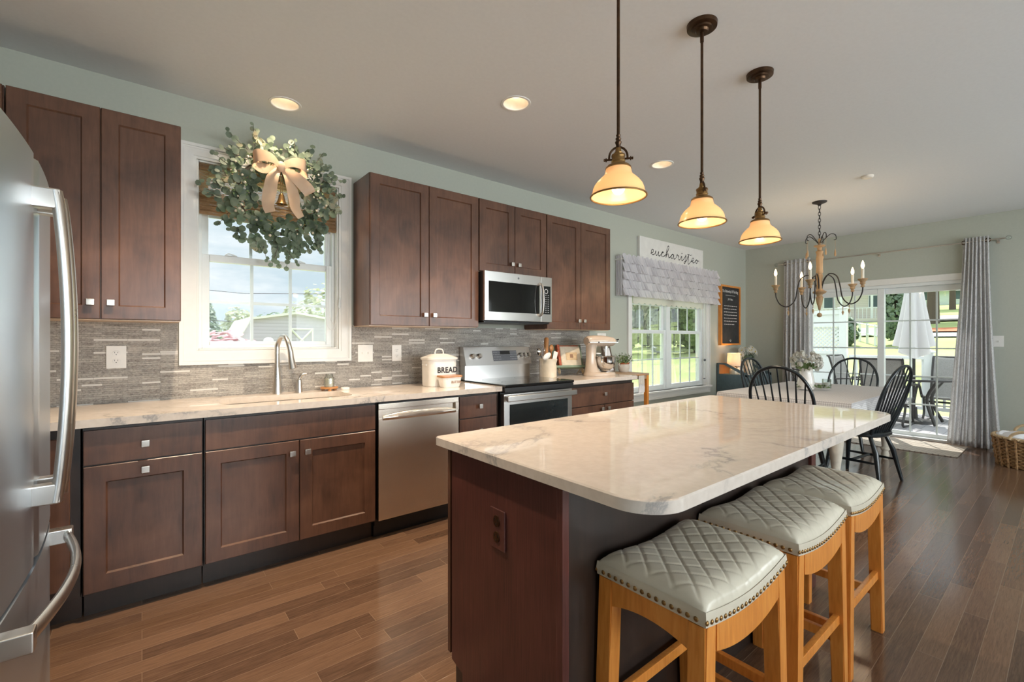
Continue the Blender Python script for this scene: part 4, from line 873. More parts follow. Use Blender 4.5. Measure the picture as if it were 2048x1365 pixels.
obj('cord_weight', MB().ball((6.35, -.01, .98), .018, u=10, v=8).box(6.32, 6.36, -.015, .0, .705, .72, .002), M['gray'], t)
t = thing('ruffled_valance', 'white ruffled valance over the dining window under the script sign', 'valance', (5.43, -.09, 2.2)); vx0, vx1 = 4.32, 6.56
obj('rod', MB().cyl((vx0, -.085, 2.215), (vx1, -.085, 2.215), .011, n=12).cyl((vx0, -.085, 2.215), (vx0, 0, 2.215), .011, n=8).cyl((vx1, -.085, 2.215), (vx1, 0, 2.215), .011, n=8), M['trim'], t)
tiers = [(2.275, 2.165), (2.19, 2.065), (2.09, 1.97), (1.99, 1.875), (1.895, 1.785)]
for k, (za, zb) in enumerate(tiers[::-1]):
    s1, s2 = rnd(0, 6), rnd(0, 6)
    def f(u, v):
        x = vx0 + (vx1 - vx0) * u; w_ = math.sin(x * 128 + s1 + 1.6 * math.sin(x * 17 + s2) + 1.1 * math.sin(x * 41)) * (.75 + .35 * math.sin(x * 23 + s1)); am = .009 + .014 * v
        z = za + (zb - za) * v + (.010 * math.sin(x * 70 + s1) * (1 if k == 4 else 0) * (1 - v)) + .004 * math.sin(x * 60 + s2) * v
        return (x + .006 * math.sin(x * 80) * v, -.090 - .036 * v * (.6 + .4 * v) + am * w_, z)
    obj('ruffle', MB().grid(f, 760, 6), M['ruffle'], t, ang=80)
for x in (vx0, vx1): obj('return_panel', MB().grid(lambda u, v: (x + .006 * math.sin(u * 20), -.1 + .1 * u, 2.26 - .47 * v), 12, 10), M['ruffle'], t)
# ------------------------------------------------------------ signs
t = thing('script_sign', 'white board with black script lettering resting above the ruffled valance', 'sign', (5.49, -.02, 2.3))
obj('board', MB().box(4.735, 6.245, -.04, -.001, 2.20, 2.551, .003), M['signwhite'], t)
T = {'e': [(0, .15), (.25, .30), (.42, .52), (.36, .75), (.2, .72), (.1, .4), (.2, .08), (.42, .05), (.7, .3)],
     'u': [(0, .3), (.12, .65), (.1, .3), (.2, .05), (.4, .2), (.55, .62), (.52, .2), (.65, .03), (.9, .3)],
     'c': [(0, .3), (.3, .62), (.42, .62), (.3, .72), (.12, .5), (.12, .15), (.32, .03), (.7, .3)],
     'h': [(0, .3), (.4, 1.0), (.62, 1.7), (.5, 1.85), (.34, 1.5), (.22, .7), (.12, .0), (.28, .5), (.5, .65), (.52, .3), (.6, .03), (.9, .3)],
     'a': [(.0, .3), (.35, .66), (.5, .6), (.3, .68), (.1, .35), (.2, .03), (.42, .3), (.52, .6), (.52, .15), (.65, .03), (.95, .35)],
     'r': [(0, .35), (.18, .78), (.24, .62), (.42, .6), (.38, .2), (.5, .03), (.75, .3)],
     'i': [(0, .3), (.2, .66), (.18, .15), (.3, .03), (.55, .3)],
     's': [(0, .2), (.35, .8), (.42, 1.05), (.42, .6), (.34, -.1), (.15, -.35), (.1, -.15), (.45, .1), (.62, .35)],
     't': [(0, .35), (.3, 1.0), (.34, 1.2), (.24, .4), (.2, -.2), (.32, -.3), (.6, .0), (.85, .3)],
     'o': [(0, .3), (.25, .6), (.1, .3), (.25, .04), (.45, .25), (.35, .58), (.25, .55), (.5, .45), (.75, .5)]}
b = MB(); x = 0; S = .146; X0, Z0 = 4.96, 2.345
WD = {'e': .66, 'u': .88, 'c': .66, 'h': .88, 'a': .92, 'r': .72, 'i': .52, 's': .58, 't': .8, 'o': .7}
for ch in 'eucharisteo':
    sc_ = .86 if ch != 'h' else .80
    pts = [(X0 + (x + q[0]) * S * 1.0, -.0415, Z0 + q[1] * S * sc_ * .72) for q in spline(T[ch], 7)]
    b.tube(pts, [.0028 + .0034 * abs(math.sin(i * .23)) for i in range(len(pts))], 6, flat=.35, up=(0, -1, 0) if False else None)
    if ch == 'i': b.ball((X0 + (x + .24) * S, -.0415, Z0 + .95 * S * .7), .006, u=8, v=6)
    if ch == 't': b.tube([(X0 + (x + q[0]) * S, -.0415, Z0 + q[1] * S * .72) for q in spline([(.05, .98), (.3, 1.02), (.6, .92), (.85, 1.02)], 6)], .003, 6)
    x += WD[ch]
obj('lettering', b, M['ink'], t)
t = thing('quote_board', 'framed blackboard with white printed quote on wall beside dining window', 'sign', (7.06, -.02, 1.65)); qx0, qx1, qz0, qz1 = 6.76, 7.39, 1.19, 2.11
b = MB(); frame(b, qx0, qx1, qz0, qz1, .028, -.052, -.001, .002); obj('frame', b, M['honey'], t)
obj('panel', MB().box(qx0 + .027, qx1 - .027, -.036, -.004, qz0 + .027, qz1 - .027), M['chalk'], t); qm = (qx0 + qx1) / 2
TM = lambda z: Matrix.Translation((qm, -.0365, z)) @ FRONT
text_mesh('lettering', 'The Fellowship Of The Ring', .060, TM(2.0), M['chalkwhite'], t, .74); text_mesh('lettering', 'J.R.R. Tolkien', .040, TM(1.885), M['chalkwhite'], t, .72)
b = MB(); b.box(qm - .15, qm + .15, -.0375, -.036, 1.955, 1.960)
for k in range(7):
    z = 1.795 - k * .047; x = qm - .205; end = qm + (.205 if k < 6 else .12)
    while x < end - .02:
        wl = min(rnd(.025, .075), end - x); pts = [(x + wl * i / 12, -.0372, z + .006 * math.sin(i * 2.2 + k) + rnd(-.002, .002)) for i in range(13)]; b.tube(pts, .0022, 4); x += wl + .014
b.tube([(qm + .02 * math.cos(a), -.0372, 1.262 + .012 * math.sin(a)) for a in [2 * PI * i / 12 for i in range(12)]], .002, 4, True).box(qm - .012, qm + .012, -.0375, -.036, 1.245, 1.249)
obj('small_print', b, M['chalkwhite'], t)
# ------------------------------------------------------------ wreath
WC = Vector((.70, -.095, 2.205))
t = thing('wreath', 'eucalyptus wreath with cream bow hanging in the sink window', 'wreath', tuple(WC)); random.seed(21)
b = MB(); st = MB()
def wpt(a, r, ph): R_ = .235; k = R_ + r * math.cos(ph); return Vector((WC.x + k * math.cos(a), WC.y + r * .75 * math.sin(ph), WC.z + k * math.sin(a) * 1.02))
for k in range(560):
    a = rnd(0, 2 * PI); ph = rnd(-PI, .4); r = rnd(.035, .125); p = wpt(a, r, ph)
    if math.sin(a) < -.5: p.z -= rnd(0, .035)
    n_ = Vector((rnd(-.7, .7), -1 + rnd(-.3, .5), rnd(-.6, .8))); leaf_disc(b, p, n_, rnd(.016, .031), rnd(.72, 1.0), .2, 8)
for k in range(46):   # sprigs reaching out of the ring
    a = rnd(0, 2 * PI) if k > 12 else [2.05, 2.2, 1.95, .85, .72, .6, -1.75, -1.6, -1.5, -1.35, -1.9, 3.0, .15][k]; ln = rnd(.05, .10) if k > 12 else rnd(.09, .14); o = wpt(a, .09, -.5); tan = Vector((-math.sin(a), 0, math.cos(a))) * rnd(-.6, .6) + Vector((math.cos(a), rnd(-.25, .1), math.sin(a)))
    st.tube([o, o + tan * ln], .0015, 5)
    for q in range(4): p = o + tan * ln * (.35 + .22 * q) + Vector((rnd(-.012, .012), rnd(-.01, .01), rnd(-.012, .012))); leaf_disc(b, p, (rnd(-.5, .5), -1, rnd(-.5, .5)), rnd(.014, .024) * (1.1 - .1 * q), .9, .15, 8)
obj('foliage', b, M['leafw'], t, ang=20); st.tube([(WC.x + .235 * math.cos(a), WC.y + .01, WC.z + .235 * math.sin(a)) for a in [2 * PI * k / 48 for k in range(48)]], .012, 8, True); obj('twig_ring', st, M['bark'], t)
b = MB()
for k in range(34): a = rnd(0, 2 * PI); p = wpt(a, rnd(.09, .12), rnd(-1.9, -.9)); b.ball(p, rnd(.005, .009), u=8, v=6)
obj('berries', b, M['berry'], t)
b = MB()
for k in range(150):
    a = rnd(0, 2 * PI); p = wpt(a, rnd(.08, .13), rnd(-2.1, -.7)); leaf_disc(b, p, (rnd(-1, 1), -1, rnd(-1, 1)), rnd(.006, .011), .5, .1, 5)
obj('fine_foliage', b, M['leafg'], t)
bw = thing('ribbon_bow', 'cream satin bow tied at the top of the wreath', 'bow', (.69, -.2, 2.37)); bx, by, bz = .69, -.195, 2.375
def strip(path, wd, tilt=(0, 0, 1)):
    p = [Vector(q) for q in spline(path, 8)]; tl = Vector(tilt); n_ = len(p); ws = wd if isinstance(wd, list) else [wd] * 2
    b = MB(); l0 = []; l1 = []
    for i, q in enumerate(p):
        f = i / (n_ - 1) * (len(ws) - 1); j = min(int(f), len(ws) - 2); w_ = ws[j] + (ws[j + 1] - ws[j]) * (f - j); tg = (p[min(i + 1, n_ - 1)] - p[max(i - 1, 0)]).normalized(); s_ = (tl - tg * tl.dot(tg)).normalized(); l0.append(q + s_ * w_ / 2); l1.append(q - s_ * w_ / 2)
    return b.skin([l0, l1], False)
for s, lift in ((-1, 0), (1, .0)): obj('loop', strip([(bx, by, bz), (bx + s * .06, by - .045, bz + .03), (bx + s * .135, by - .03, bz + .035 + lift), (bx + s * .15, by + .01, bz + .01), (bx + s * .10, by + .025, bz - .02), (bx + s * .03, by + .012, bz - .005), (bx, by, bz)], [.035, .06, .085, .085, .07, .05, .035], (0, .15, 1)), M['ribbon'], bw, solid=.0015, ang=60)
obj('knot', MB().ball((bx, by - .012, bz), .03, .9, .6, 1.15, 16, 12), M['ribbon'], bw)
obj('tail', strip([(bx - .01, by, bz - .01), (bx - .05, by - .02, bz - .08), (bx - .065, by - .012, bz - .17), (bx - .075, by - .01, bz - .25), (bx - .06, by - .006, bz - .30)], [.03, .07, .078, .07, .06], (1, -.3, 0)), M['ribbon'], bw, solid=.0015, ang=60)
obj('tail', strip([(bx + .01, by, bz - .01), (bx + .05, by - .02, bz - .08), (bx + .075, by - .012, bz - .18), (bx + .085, by - .015, bz - .25), (bx + .12, by - .01, bz - .305)], [.03, .075, .082, .07, .05], (1, .3, .0)), M['ribbon'], bw, solid=.0015, ang=60)
obj('tail', strip([(bx + .02, by, bz - .01), (bx + .08, by - .02, bz - .05), (bx + .15, by - .025, bz - .11), (bx + .175, by - .015, bz - .14)], [.03, .075, .085, .08], (.7, -.1, .7)), M['ribbon'], bw, solid=.0015, ang=60)
be = thing('hanging_bell', 'small brass bell hanging on cords inside the wreath', 'bell', (bx, by, bz - .2)); ez = bz - .225
obj('bell_body', MB().lathe([(0, ez + .055), (.010, ez + .055), (.016, ez + .045), (.020, ez + .02), (.030, ez - .005), (.036, ez - .012), (.033, ez - .012), (.018, ez + .015)], (bx + .005, by, 0), 24), M['brass'], be)
obj('clapper', MB().ball((bx + .005, by, ez - .006), .009), M['iron'], be); obj('cord', MB().tube([(bx - .004, by - .006, bz - .01), (bx, by, ez + .055)], .002, 6).tube([(bx + .012, by - .006, bz - .01), (bx + .008, by, ez + .055)], .002, 6), M['brass'], be)
# ------------------------------------------------------------ on the long countertop
t = thing('faucet', 'brushed nickel pull-down faucet behind the sink', 'faucet', (.692, -.088, .914)); fx_, fy_ = .692, -.088
obj('body', MB().lathe([(.027, .914), (.027, .925), (.025, .93), (.0235, .99), (.018, 1.06), (.0165, 1.09), (0, 1.09)], (fx_, fy_, 0), 28), M['nickel'], t)
neck = [(fx_, fy_, 1.08), (fx_, fy_, 1.22)] + [(fx_ + .004 * k, fy_ - .055 + .055 * math.cos(a), 1.225 + .068 * math.sin(a)) for k, a in enumerate([PI * q / 12 for q in range(13)])] + [(fx_ + .055, fy_ - .113, 1.19)]
obj('spout', MB().tube(neck, .0155, 16), M['nickel'], t); obj('spray_head', MB().tube([(fx_ + .054, fy_ - .112, 1.20), (fx_ + .058, fy_ - .115, 1.15), (fx_ + .064, fy_ - .121, 1.10), (fx_ + .067, fy_ - .124, 1.082)], [.0165, .018, .023, .0235], 18), M['nickel'], t)
t = thing('soap_dispenser', 'short brushed nickel soap dispenser on the countertop right of the faucet', 'dispenser', (.827, -.088, .914))  # curved side lever of the faucet
obj('body', MB().lathe([(.021, .914), (.021, .92), (.0195, .93), (.0175, .97), (.0175, .985), (.015, 1.0), (.008, 1.005), (0, 1.005)], (.827, -.088, 0), 24), M['nickel'], t)
obj('handle', MB().tube(spline([(.827, -.088, 1.0), (.835, -.09, 1.02), (.85, -.095, 1.035), (.872, -.10, 1.037)], 5), [.009] * 10 + [.008] * 6, 10), M['nickel'], t)
t = thing('candle_tray', 'round orange wooden tray on small feet carrying the candle jar', 'tray', (1.022, -.098, .914)); c_ = (1.022, -.098, 0)
obj('plate', MB().lathe([(0, .928), (.058, .928), (.060, .932), (.058, .940), (0, .940)], c_, 36), M['orangewood'], t)
for a in (.3, 2.4, 4.5): obj('foot', MB().lathe([(.012, .914), (.012, .928)], (c_[0] + .045 * math.cos(a), c_[1] + .045 * math.sin(a), 0), 14, True), M['orangewood'], t)
t = thing('candle_jar', 'square-shouldered glass candle jar on the wooden tray by the sink', 'candle', (1.022, -.098, .94))
obj('wax', MB().lathe([(0, .9415), (.031, .9415), (.031, .995), (0, .994)], c_, 24), M['wax'], t); obj('jar', MB().lathe([(0, .94), (.034, .94), (.035, .945), (.035, 1.0), (.026, 1.012), (.024, 1.03), (.0225, 1.03), (.024, 1.012), (.0325, 1.0), (.0325, .942)], c_, 28), M['clear'], t); obj('wick', MB().cyl((1.022, -.098, .994), (1.022, -.098, 1.005), .0015, n=6), M['ink'], t)
t = thing('sink_stopper', 'small white disc left on the counter right of the candle tray', 'stopper', (1.125, -.12, .914)); obj('disc', MB().lathe([(0, .9145), (.028, .9145), (.03, .917), (.03, .928), (.027, .931), (0, .931)], (1.125, -.12, 0), 28), M['white'], t)
# bread box and butter dish
BX = Matrix.Translation((1.80, -.275, .914)) @ Matrix.Rotation(math.radians(0), 4, 'Z')
def orr(hw, hd, r, z): return [tuple(BX @ Vector(p)) for p in rrect(-hw, hw, -hd, hd, r, z, 8)]
t = thing('bread_box', 'white enamel bread box lettered BREAD left of the range', 'bread box', (1.762, -.245, .914))
obj('body', MB().skin([orr(.117, .083, .05, .0005), orr(.120, .086, .05, .006), orr(.123, .089, .05, .20), orr(.125, .091, .05, .206)], True, True, True), M['enamel'], t)
ld = obj('lid', MB().skin([orr(.131, .097, .055, .203), orr(.133, .099, .055, .207), orr(.133, .099, .055, .217), orr(.125, .091, .05, .221), orr(.07, .03, .025, .246), orr(.03, .012, .01, .249)], True, True, True), M['enamel'], t)
obj('lid_handle', MB().tube([tuple(BX @ Vector(p)) for p in spline([(-.036, 0, .244), (-.036, 0, .262), (-.022, 0, .282), (.022, 0, .282), (.036, 0, .262), (.036, 0, .244)], 5)], .005, 8), M['enamel'], ld)
text_mesh('lettering', 'BREAD', .060, BX @ Matrix.Translation((.022, -.0885, .105)) @ FRONT, M['ink'], t, .90, .001, .0018, 1.1)
obj('side_handle', MB().tube([tuple(BX @ Vector(p)) for p in ((-.126, -.03, .165), (-.126, .03, .165))], .008, 8), M['enamel'], t)
BD = Matrix.Translation((1.80, -.432, .914)) @ Matrix.Rotation(math.radians(0), 4, 'Z')
def ob2(hw, hd, r, z): return [tuple(BD @ Vector(p)) for p in rrect(-hw, hw, -hd, hd, r, z, 6)]
t = thing('butter_dish', 'small white butter dish with wooden lid in front of the bread box', 'butter dish', (1.81, -.415, .914))
obj('dish', MB().skin([ob2(.066, .040, .02, .0005), ob2(.070, .043, .022, .008), ob2(.082, .05, .02, .075)], True, True, True), M['enamel'], t)
obj('lid', MB().skin([ob2(.086, .054, .02, .075), ob2(.087, .055, .02, .079), ob2(.086, .054, .02, .089)], True, True, True), M['orangewood'], t)
text_mesh('lettering', 'BUTTER', .026, BD @ Matrix.Translation((.028, -.0488, .032)) @ Matrix.Rotation(-.11, 4, 'X') @ FRONT, M['brownink'], t, .9, .001, .0004)
# ------------------------------------------------------------ on the short countertop
t = thing('utensil_crock', 'cream stoneware crock full of utensils right of the range', 'crock', (2.992, -.25, .914)); kc = (2.992, -.25, 0)
obj('body', MB().lathe([(0, .915), (.078, .915), (.082, .920), (.083, 1.07), (.087, 1.075), (.087, 1.09), (.080, 1.092), (.077, 1.08), (.076, .93)], kc, 36), M['ceramic'], t)
obj('emblem', MB().lathe([(.009, 0), (.009, .0015), (0, .0015)], (0, 0, 0), 16, M=Matrix.Translation((3.032, -.3245, 1.045)) @ Matrix.Rotation(.5, 4, 'Z') @ Matrix.Rotation(PI / 2, 4, 'X'), sy=1.5), M['ink'], t)
def uten(name, label, cat, parts):
    t = thing(name, label, cat, kc[:2] + (.93,), 0)
    for nm, bb, m in parts: obj(nm, bb, M[m], t)
A = lambda dx, dy, z: (kc[0] + dx, kc[1] + dy, z)
uten('rolling_pin', 'wooden rolling pin standing tallest in the crock', 'rolling pin', [('roller', MB().tube([A(-.01, .02, .95), A(-.004, .035, 1.03), A(.022, .055, 1.14), A(.05, .075, 1.28), A(.052, .077, 1.29)], [.01, .018, .023, .023, .015], 16), 'orangewood')])
uten('mixing_spoon', 'wooden spoon with round orange bowl behind the rolling pin', 'spoon', [('handle', MB().tube([A(.03, .0, .94), A(.07, .03, 1.16)], .006, 8), 'orangewood'), ('spoon_bowl', MB().ball(A(.078, .036, 1.19), .03, .9, .4, 1.2), 'orangewood')])
uten('serving_spoon', 'white serving spoon tilted left out of the crock', 'spoon', [('handle', MB().tube([A(0, -.02, .94), A(-.045, -.045, 1.10)], .006, 8), 'enamel'), ('spoon_bowl', MB().ball(A(-.062, -.05, 1.118), .045, 1.2, .4, .62, M=Matrix.Rotation(-.45, 4, 'Y')), 'enamel')])
uten('ladle', 'steel ladle leaning left against the range backguard', 'ladle', [('handle', MB().tube([A(-.01, .02, .94), A(-.07, .03, 1.14)], .005, 8), 'chrome'), ('ladle_bowl', MB().ball(A(-.09, .03, 1.155), .036, .8, .6, 1, M=Matrix.Rotation(-.5, 4, 'Y')), 'chrome')])
uten('spatula', 'white silicone spatula at the front of the crock', 'spatula', [('handle', MB().tube([A(.02, -.02, .94), A(.03, -.04, 1.10)], .005, 8), 'orangewood'), ('blade', MB().box(.0, .052, -.004, .004, 0, .085, .004, M=Matrix.Translation(A(.012, -.045, 1.085)) @ Matrix.Rotation(.28, 4, 'Y')), 'enamel')])
uten('red_scraper', 'red-handled scraper tilted right in the crock', 'scraper', [('blade', MB().box(-.012, .012, -.004, .004, 0, .11, .003, M=Matrix.Translation(A(.05, -.03, 1.07)) @ Matrix.Rotation(.55, 4, 'Y')), 'red')])
b = MB()
for k in range(6): a = PI * k / 6; b.tube([A(-.03 + .03 * math.sin(q) * math.cos(a), .035 + .03 * math.sin(q) * math.sin(a), 1.175 - .055 * math.cos(q)) for q in [PI * i / 14 * 1.0 for i in range(15)]] , .0014, 5)
uten('whisk', 'wire balloon whisk standing at the back of the crock', 'whisk', [('wires', b, 'chrome'), ('handle', MB().tube([A(-.015, .02, .94), A(-.03, .035, 1.12)], .007, 8), 'chrome')])
# cookbook stand
CS = Matrix.Translation((3.35, -.19, .914)) @ Matrix.Rotation(math.radians(-20), 4, 'Z'); TL = CS @ Matrix.Translation((0, 0, .075)) @ Matrix.Rotation(math.radians(-17), 4, 'X')
t = thing('cookbook_stand', 'sage green scrolled metal stand holding an open cookbook', 'book stand', (3.39, -.17, .914))
obj('back_plate', MB().box(-.165, .165, .018, .022, 0, .245, .002, M=TL), M['sage'], t); obj('ledge', MB().box(-.175, .175, -.045, .022, -.006, 0, .002, M=TL).box(-.175, .175, -.047, -.043, -.006, .016, .001, M=TL), M['sage'], t)
b = MB()
for s in (-1, 1): b.tube([tuple(CS @ Vector((s * .13 + .0, -.03 + .028 * (1 - k / 22) * math.cos(k * .55), .036 + .034 * (1 - k / 22) * math.sin(k * .55)))) for k in range(22)], .004, 6).tube([tuple(CS @ Vector(p)) for p in ((s * .13, -.03, .07), (s * .13, .0, .075), (s * .13, .10, .004))], .004, 6)
obj('scroll_foot', b, M['tanpale'], t)
t = thing('cookbook', 'old cookbook with red spine and cream cover on the green stand', 'book', (3.39, -.17, .99))
obj('page_block', MB().box(-.10, .12, -.034, .012, .004, .215, .002, M=TL), M['paper'], t); obj('cover', MB().box(-.125, .125, -.002, .016, .001, .235, .003, M=TL).box(-.128, -.10, -.036, .014, .001, .235, .006, M=TL), M['red'], t)
obj('cover_sheet', MB().box(-.095, .118, -.037, -.034, .006, .205, .0005, M=TL), M['paper'], t); obj('title_label', MB().box(-.045, .08, -.0385, -.0368, .07, .15, .0005, M=TL), M['tanpale'], t); obj('emblem', MB().box(.0, .034, -.0395, -.038, .095, .132, .0005, M=TL), M['brownink'], t)
# stand mixer, facing right
MX = Matrix.Translation((3.56, -.40, .914)) @ Matrix.Rotation(math.radians(-15), 4, 'Z')
t = thing('stand_mixer', 'cream stand mixer with polished steel bowl at end of countertop', 'mixer', (3.53, -.395, .914))
mp_ = lambda pts: [tuple(MX @ Vector(p)) for p in pts]
def ell(cx, a_, b_, z, n=32, e=1): return mp_([(cx + a_ * (abs(math.cos(q)) ** e) * (1 if math.cos(q) > 0 else -1), b_ * (abs(math.sin(q)) ** e) * (1 if math.sin(q) > 0 else -1), z) for q in [2 * PI * k / n for k in range(n)]])
obj('base', MB().skin([ell(.0, .175, .105, .0005), ell(0, .178, .108, .012), ell(0, .172, .102, .03), ell(-.01, .155, .088, .038)], True, True, True), M['cream'], t)
obj('column', MB().skin([ell(-.085, .085, .075, .034), ell(-.10, .06, .055, .09), ell(-.105, .048, .045, .18), ell(-.10, .055, .05, .285), ell(-.09, .07, .055, .315)], True, True, True), M['cream'], t)
h = obj('head', MB().skin([[tuple(MX @ Vector((x, r * math.cos(q), .345 + zc_ + r * .78 * math.sin(q)))) for q in [2 * PI * k / 28 for k in range(28)]] for x, r, zc_ in ((-.165, .03, 0), (-.16, .05, 0), (-.14, .064, 0), (-.08, .072, 0), (.02, .072, 0), (.10, .066, -.004), (.15, .056, -.006), (.17, .042, -.006), (.175, .03, -.006))], True, True, True), M['cream'], t)
obj('trim_band', MB().box(-.163, .172, -.0735, .0735, .326, .336, .002, M=MX), M['nickel'], h); obj('attachment_hub', MB().tube(mp_([(.17, 0, .342), (.195, 0, .342), (.20, 0, .342)]), [.024, .022, .018], 18), M['chrome'], h); obj('hub_knob', MB().tube(mp_([(.19, -.02, .357), (.20, -.045, .362)]), .006, 8).ball(tuple(MX @ Vector((.21, -.0, .342))), .010), M['black'], h)
obj('beater_shaft', MB().cyl(*mp_([(.07, 0, .31), (.07, 0, .19)]), .010, n=14).cyl(*mp_([(.07, 0, .31), (.07, 0, .268)]), .024, n=20), M['chrome'], h); obj('speed_knob', MB().ball(tuple(MX @ Vector((-.06, -.073, .331))), .008), M['black'], h)
bl_ = obj('bowl', MB().lathe([(0, .048), (.05, .048), (.052, .058), (.075, .075), (.098, .105), (.108, .14), (.112, .188), (.116, .191), (.1115, .194), (.107, .184), (.103, .14), (.09, .105), (.06, .07)], tuple(MX @ Vector((.065, 0, 0))), 40), M['chrome'], t)
obj('bowl_handle', MB().tube(mp_(spline([(-.03, -.06, .18), (-.055, -.10, .175), (-.05, -.11, .13), (-.01, -.085, .10)], 6)), .006, 8), M['chrome'], bl_)
t = thing('glass_canister', 'clear ribbed glass canister behind the stand mixer', 'canister', (3.79, -.17, .914)); obj('jar', MB().lathe([(0, .915), (.05, .915), (.055, .925), (.055, 1.10), (.045, 1.12), (.043, 1.12), (.052, 1.10), (.052, .925)], (3.78, -.17, 0), 28), M['clear'], t); obj('lid', MB().lathe([(0, 1.135), (.02, 1.135), (.048, 1.13), (.048, 1.12), (0, 1.12)], (3.78, -.17, 0), 24), M['enamel'], t); obj('contents', MB().lathe([(0, .922), (.05, .922), (.05, 1.05), (0, 1.06)], (3.78, -.17, 0), 24), M['cloth_white'], t)
# side table with frame and plant
t = thing('console_table', 'narrow pale oak console table at the end of the cabinets', 'table', (4.11, -.24, 0)); cx0, cx1, cy0, cy1, cz_ = 3.86, 4.36, -.43, -.05, .905
obj('tabletop', MB().box(cx0, cx1, cy0, cy1, cz_ - .022, cz_, .003), M['oak'], t); obj('apron', MB().box(cx0 + .01, cx1 - .008, cy0 + .006, cy0 + .026, cz_ - .062, cz_ - .0225).box(cx1 - .03, cx1 - .008, cy0 + .03, cy1 - .01, cz_ - .062, cz_ - .0225), M['oak'], t)
for x in (cx0 + .02, cx1 - .022):
    for y in (cy0 + .022, cy1 - .022): obj('leg', MB().box(x - .02, x + .02, y - .02, y + .02, 0, cz_ - .0225, .003), M['honey'] if x > 4.2 and y < -.3 else M['oak'], t)
t = thing('fringed_towel', 'cream towel with tassel fringe hanging at the console table front', 'towel', (4.2, -.455, .84)); obj('cloth', MB().grid(lambda u, v: (4.15 + .10 * u, -.436 - .006 * math.sin(u * 14) * v - .004, .888 - .10 * v), 16, 8), M['stoneware'], t, solid=.004)
b = MB()
for k in range(7): x = 4.155 + k * .015; b.tube([(x, -.442, .79), (x + .004, -.443, .75), (x - .002, -.442, .70)], [.004, .006, .007], 6)
obj('fringe', b, M['cloth_white'], t); obj('hanging_bar', MB().cyl((4.12, -.438, .889), (4.27, -.438, .889), .006, n=8), M['orangewood'], t)
PF = Matrix.Translation((4.07, -.13, cz_ + .001)) @ Matrix.Rotation(math.radians(20), 4, 'Z') @ Matrix.Rotation(math.radians(-12), 4, 'X')
t = thing('photo_frame', 'dark wooden frame with a pale print behind the mixer', 'picture frame', (4.07, -.13, cz_)); b = MB()
for q in ((-.125, -.105, 0, .30), (.105, .125, 0, .30)): b.box(q[0], q[1], -.012, .012, q[2], q[3], .002, M=PF)
b.box(-.105, .105, -.012, .012, 0, .02, .002, M=PF).box(-.105, .105, -.012, .012, .28, .30, .002, M=PF); obj('frame', b, M['bark'], t); obj('print', MB().box(-.106, .106, -.003, .006, .019, .281, M=PF), M['cloth_white'], t); obj('easel_leg', MB().box(-.01, .01, .012, .016, .03, .2, M=PF), M['bark'], t)
t = thing('potted_herb', 'small leafy plant in gray pot with terracotta rim on console table', 'plant', (4.275, -.15, cz_)); pc = (4.275, -.15, 0)
obj('pot', MB().lathe([(0, cz_ + .0005), (.046, cz_ + .0005), (.052, cz_ + .006), (.066, cz_ + .045), (.066, cz_ + .07), (.060, cz_ + .09), (.054, cz_ + .09), (.054, cz_ + .075), (0, cz_ + .075)], pc, 30), M['stoneware'], t)
obj('pot_rim', MB().lathe([(.0605, cz_ + .088), (.063, cz_ + .092), (.062, cz_ + .108), (.054, cz_ + .108), (.054, cz_ + .09)], pc, 30), M['terra'], t)
for s in (-1, 1): obj('pot_handle', MB().tube(spline([(pc[0] + s * .06, pc[1], cz_ + .105), (pc[0] + s * .082, pc[1], cz_ + .10), (pc[0] + s * .082, pc[1], cz_ + .08), (pc[0] + s * .064, pc[1], cz_ + .068)], 5), .005, 8), M['stoneware'], t)
b = MB()
for k in range(260):
    d = Vector((rnd(-1, 1), rnd(-1, 1), rnd(.05, 1.1))).normalized(); r = rnd(.05, 1) ** .5; p = Vector(pc) + Vector((d.x * .125 * r, d.y * .11 * r, cz_ + .10 + d.z * .125 * r)); leaf_disc(b, p, d + Vector((rnd(-.6, .6), rnd(-.6, .6), rnd(0, .5))), rnd(.008, .014), .55, .1, 5)
obj('foliage', b, M['leafg'], t); b = MB()
for k in range(26): b.tube([(pc[0] + rnd(-.02, .02), pc[1] + rnd(-.02, .02), cz_ + .07), (pc[0] + rnd(-.10, .10), pc[1] + rnd(-.09, .09), cz_ + rnd(.15, .22))], .0013, 4)
obj('stems', b, M['leafg'], t)
# ------------------------------------------------------------ dry sink cabinet in the corner
t = thing('dry_sink_cabinet', 'slate blue cabinet with sloping sides in the corner of dining area', 'cabinet', (7.08, -.24, 0)); dx0, dx1, dy0 = 6.70, 7.48, -.47
for x in (dx0, dx1 - .02): obj('side_panel', MB().prism([(-.012, 0), (dy0, 0), (dy0, .765), (-.012, .765)], 'x', x, x + .02).prism([(-.012, .765), (-.04, .765), (-.04, .905), (-.12, .905), (-.13, .90), (dy0 + .03, .74), (dy0, .74), (dy0, .775), (-.145, .93), (-.012, .93)], 'x', x, x + .02), M['slate'], t)
obj('front', MB().box(dx0 + .02, dx1 - .02, dy0, dy0 + .02, .06, .74), M['slate'], t); obj('back_panel', MB().box(dx0 + .02, dx1 - .02, -.03, -.012, .06, .925), M['orangewood'], t); obj('tray_top', MB().box(dx0 + .02, dx1 - .02, dy0 + .02, -.03, .74, .76), M['slate'], t)
for a, c in ((dx0 + .03, (dx0 + dx1) / 2 - .003), ((dx0 + dx1) / 2 + .003, dx1 - .03)): d = obj('door', shaker(a, c, .08, .70, dy0 - .018), M['slate'], t); knob(c - .03 if a < 7 else a + .03, .58, dy0 - .018, d)
lz = .76; t = thing('table_lamp', 'small lit lamp with white drum shade on the slate blue cabinet', 'lamp', (6.86, -.19, lz)); lc = (6.86, -.19, 0)
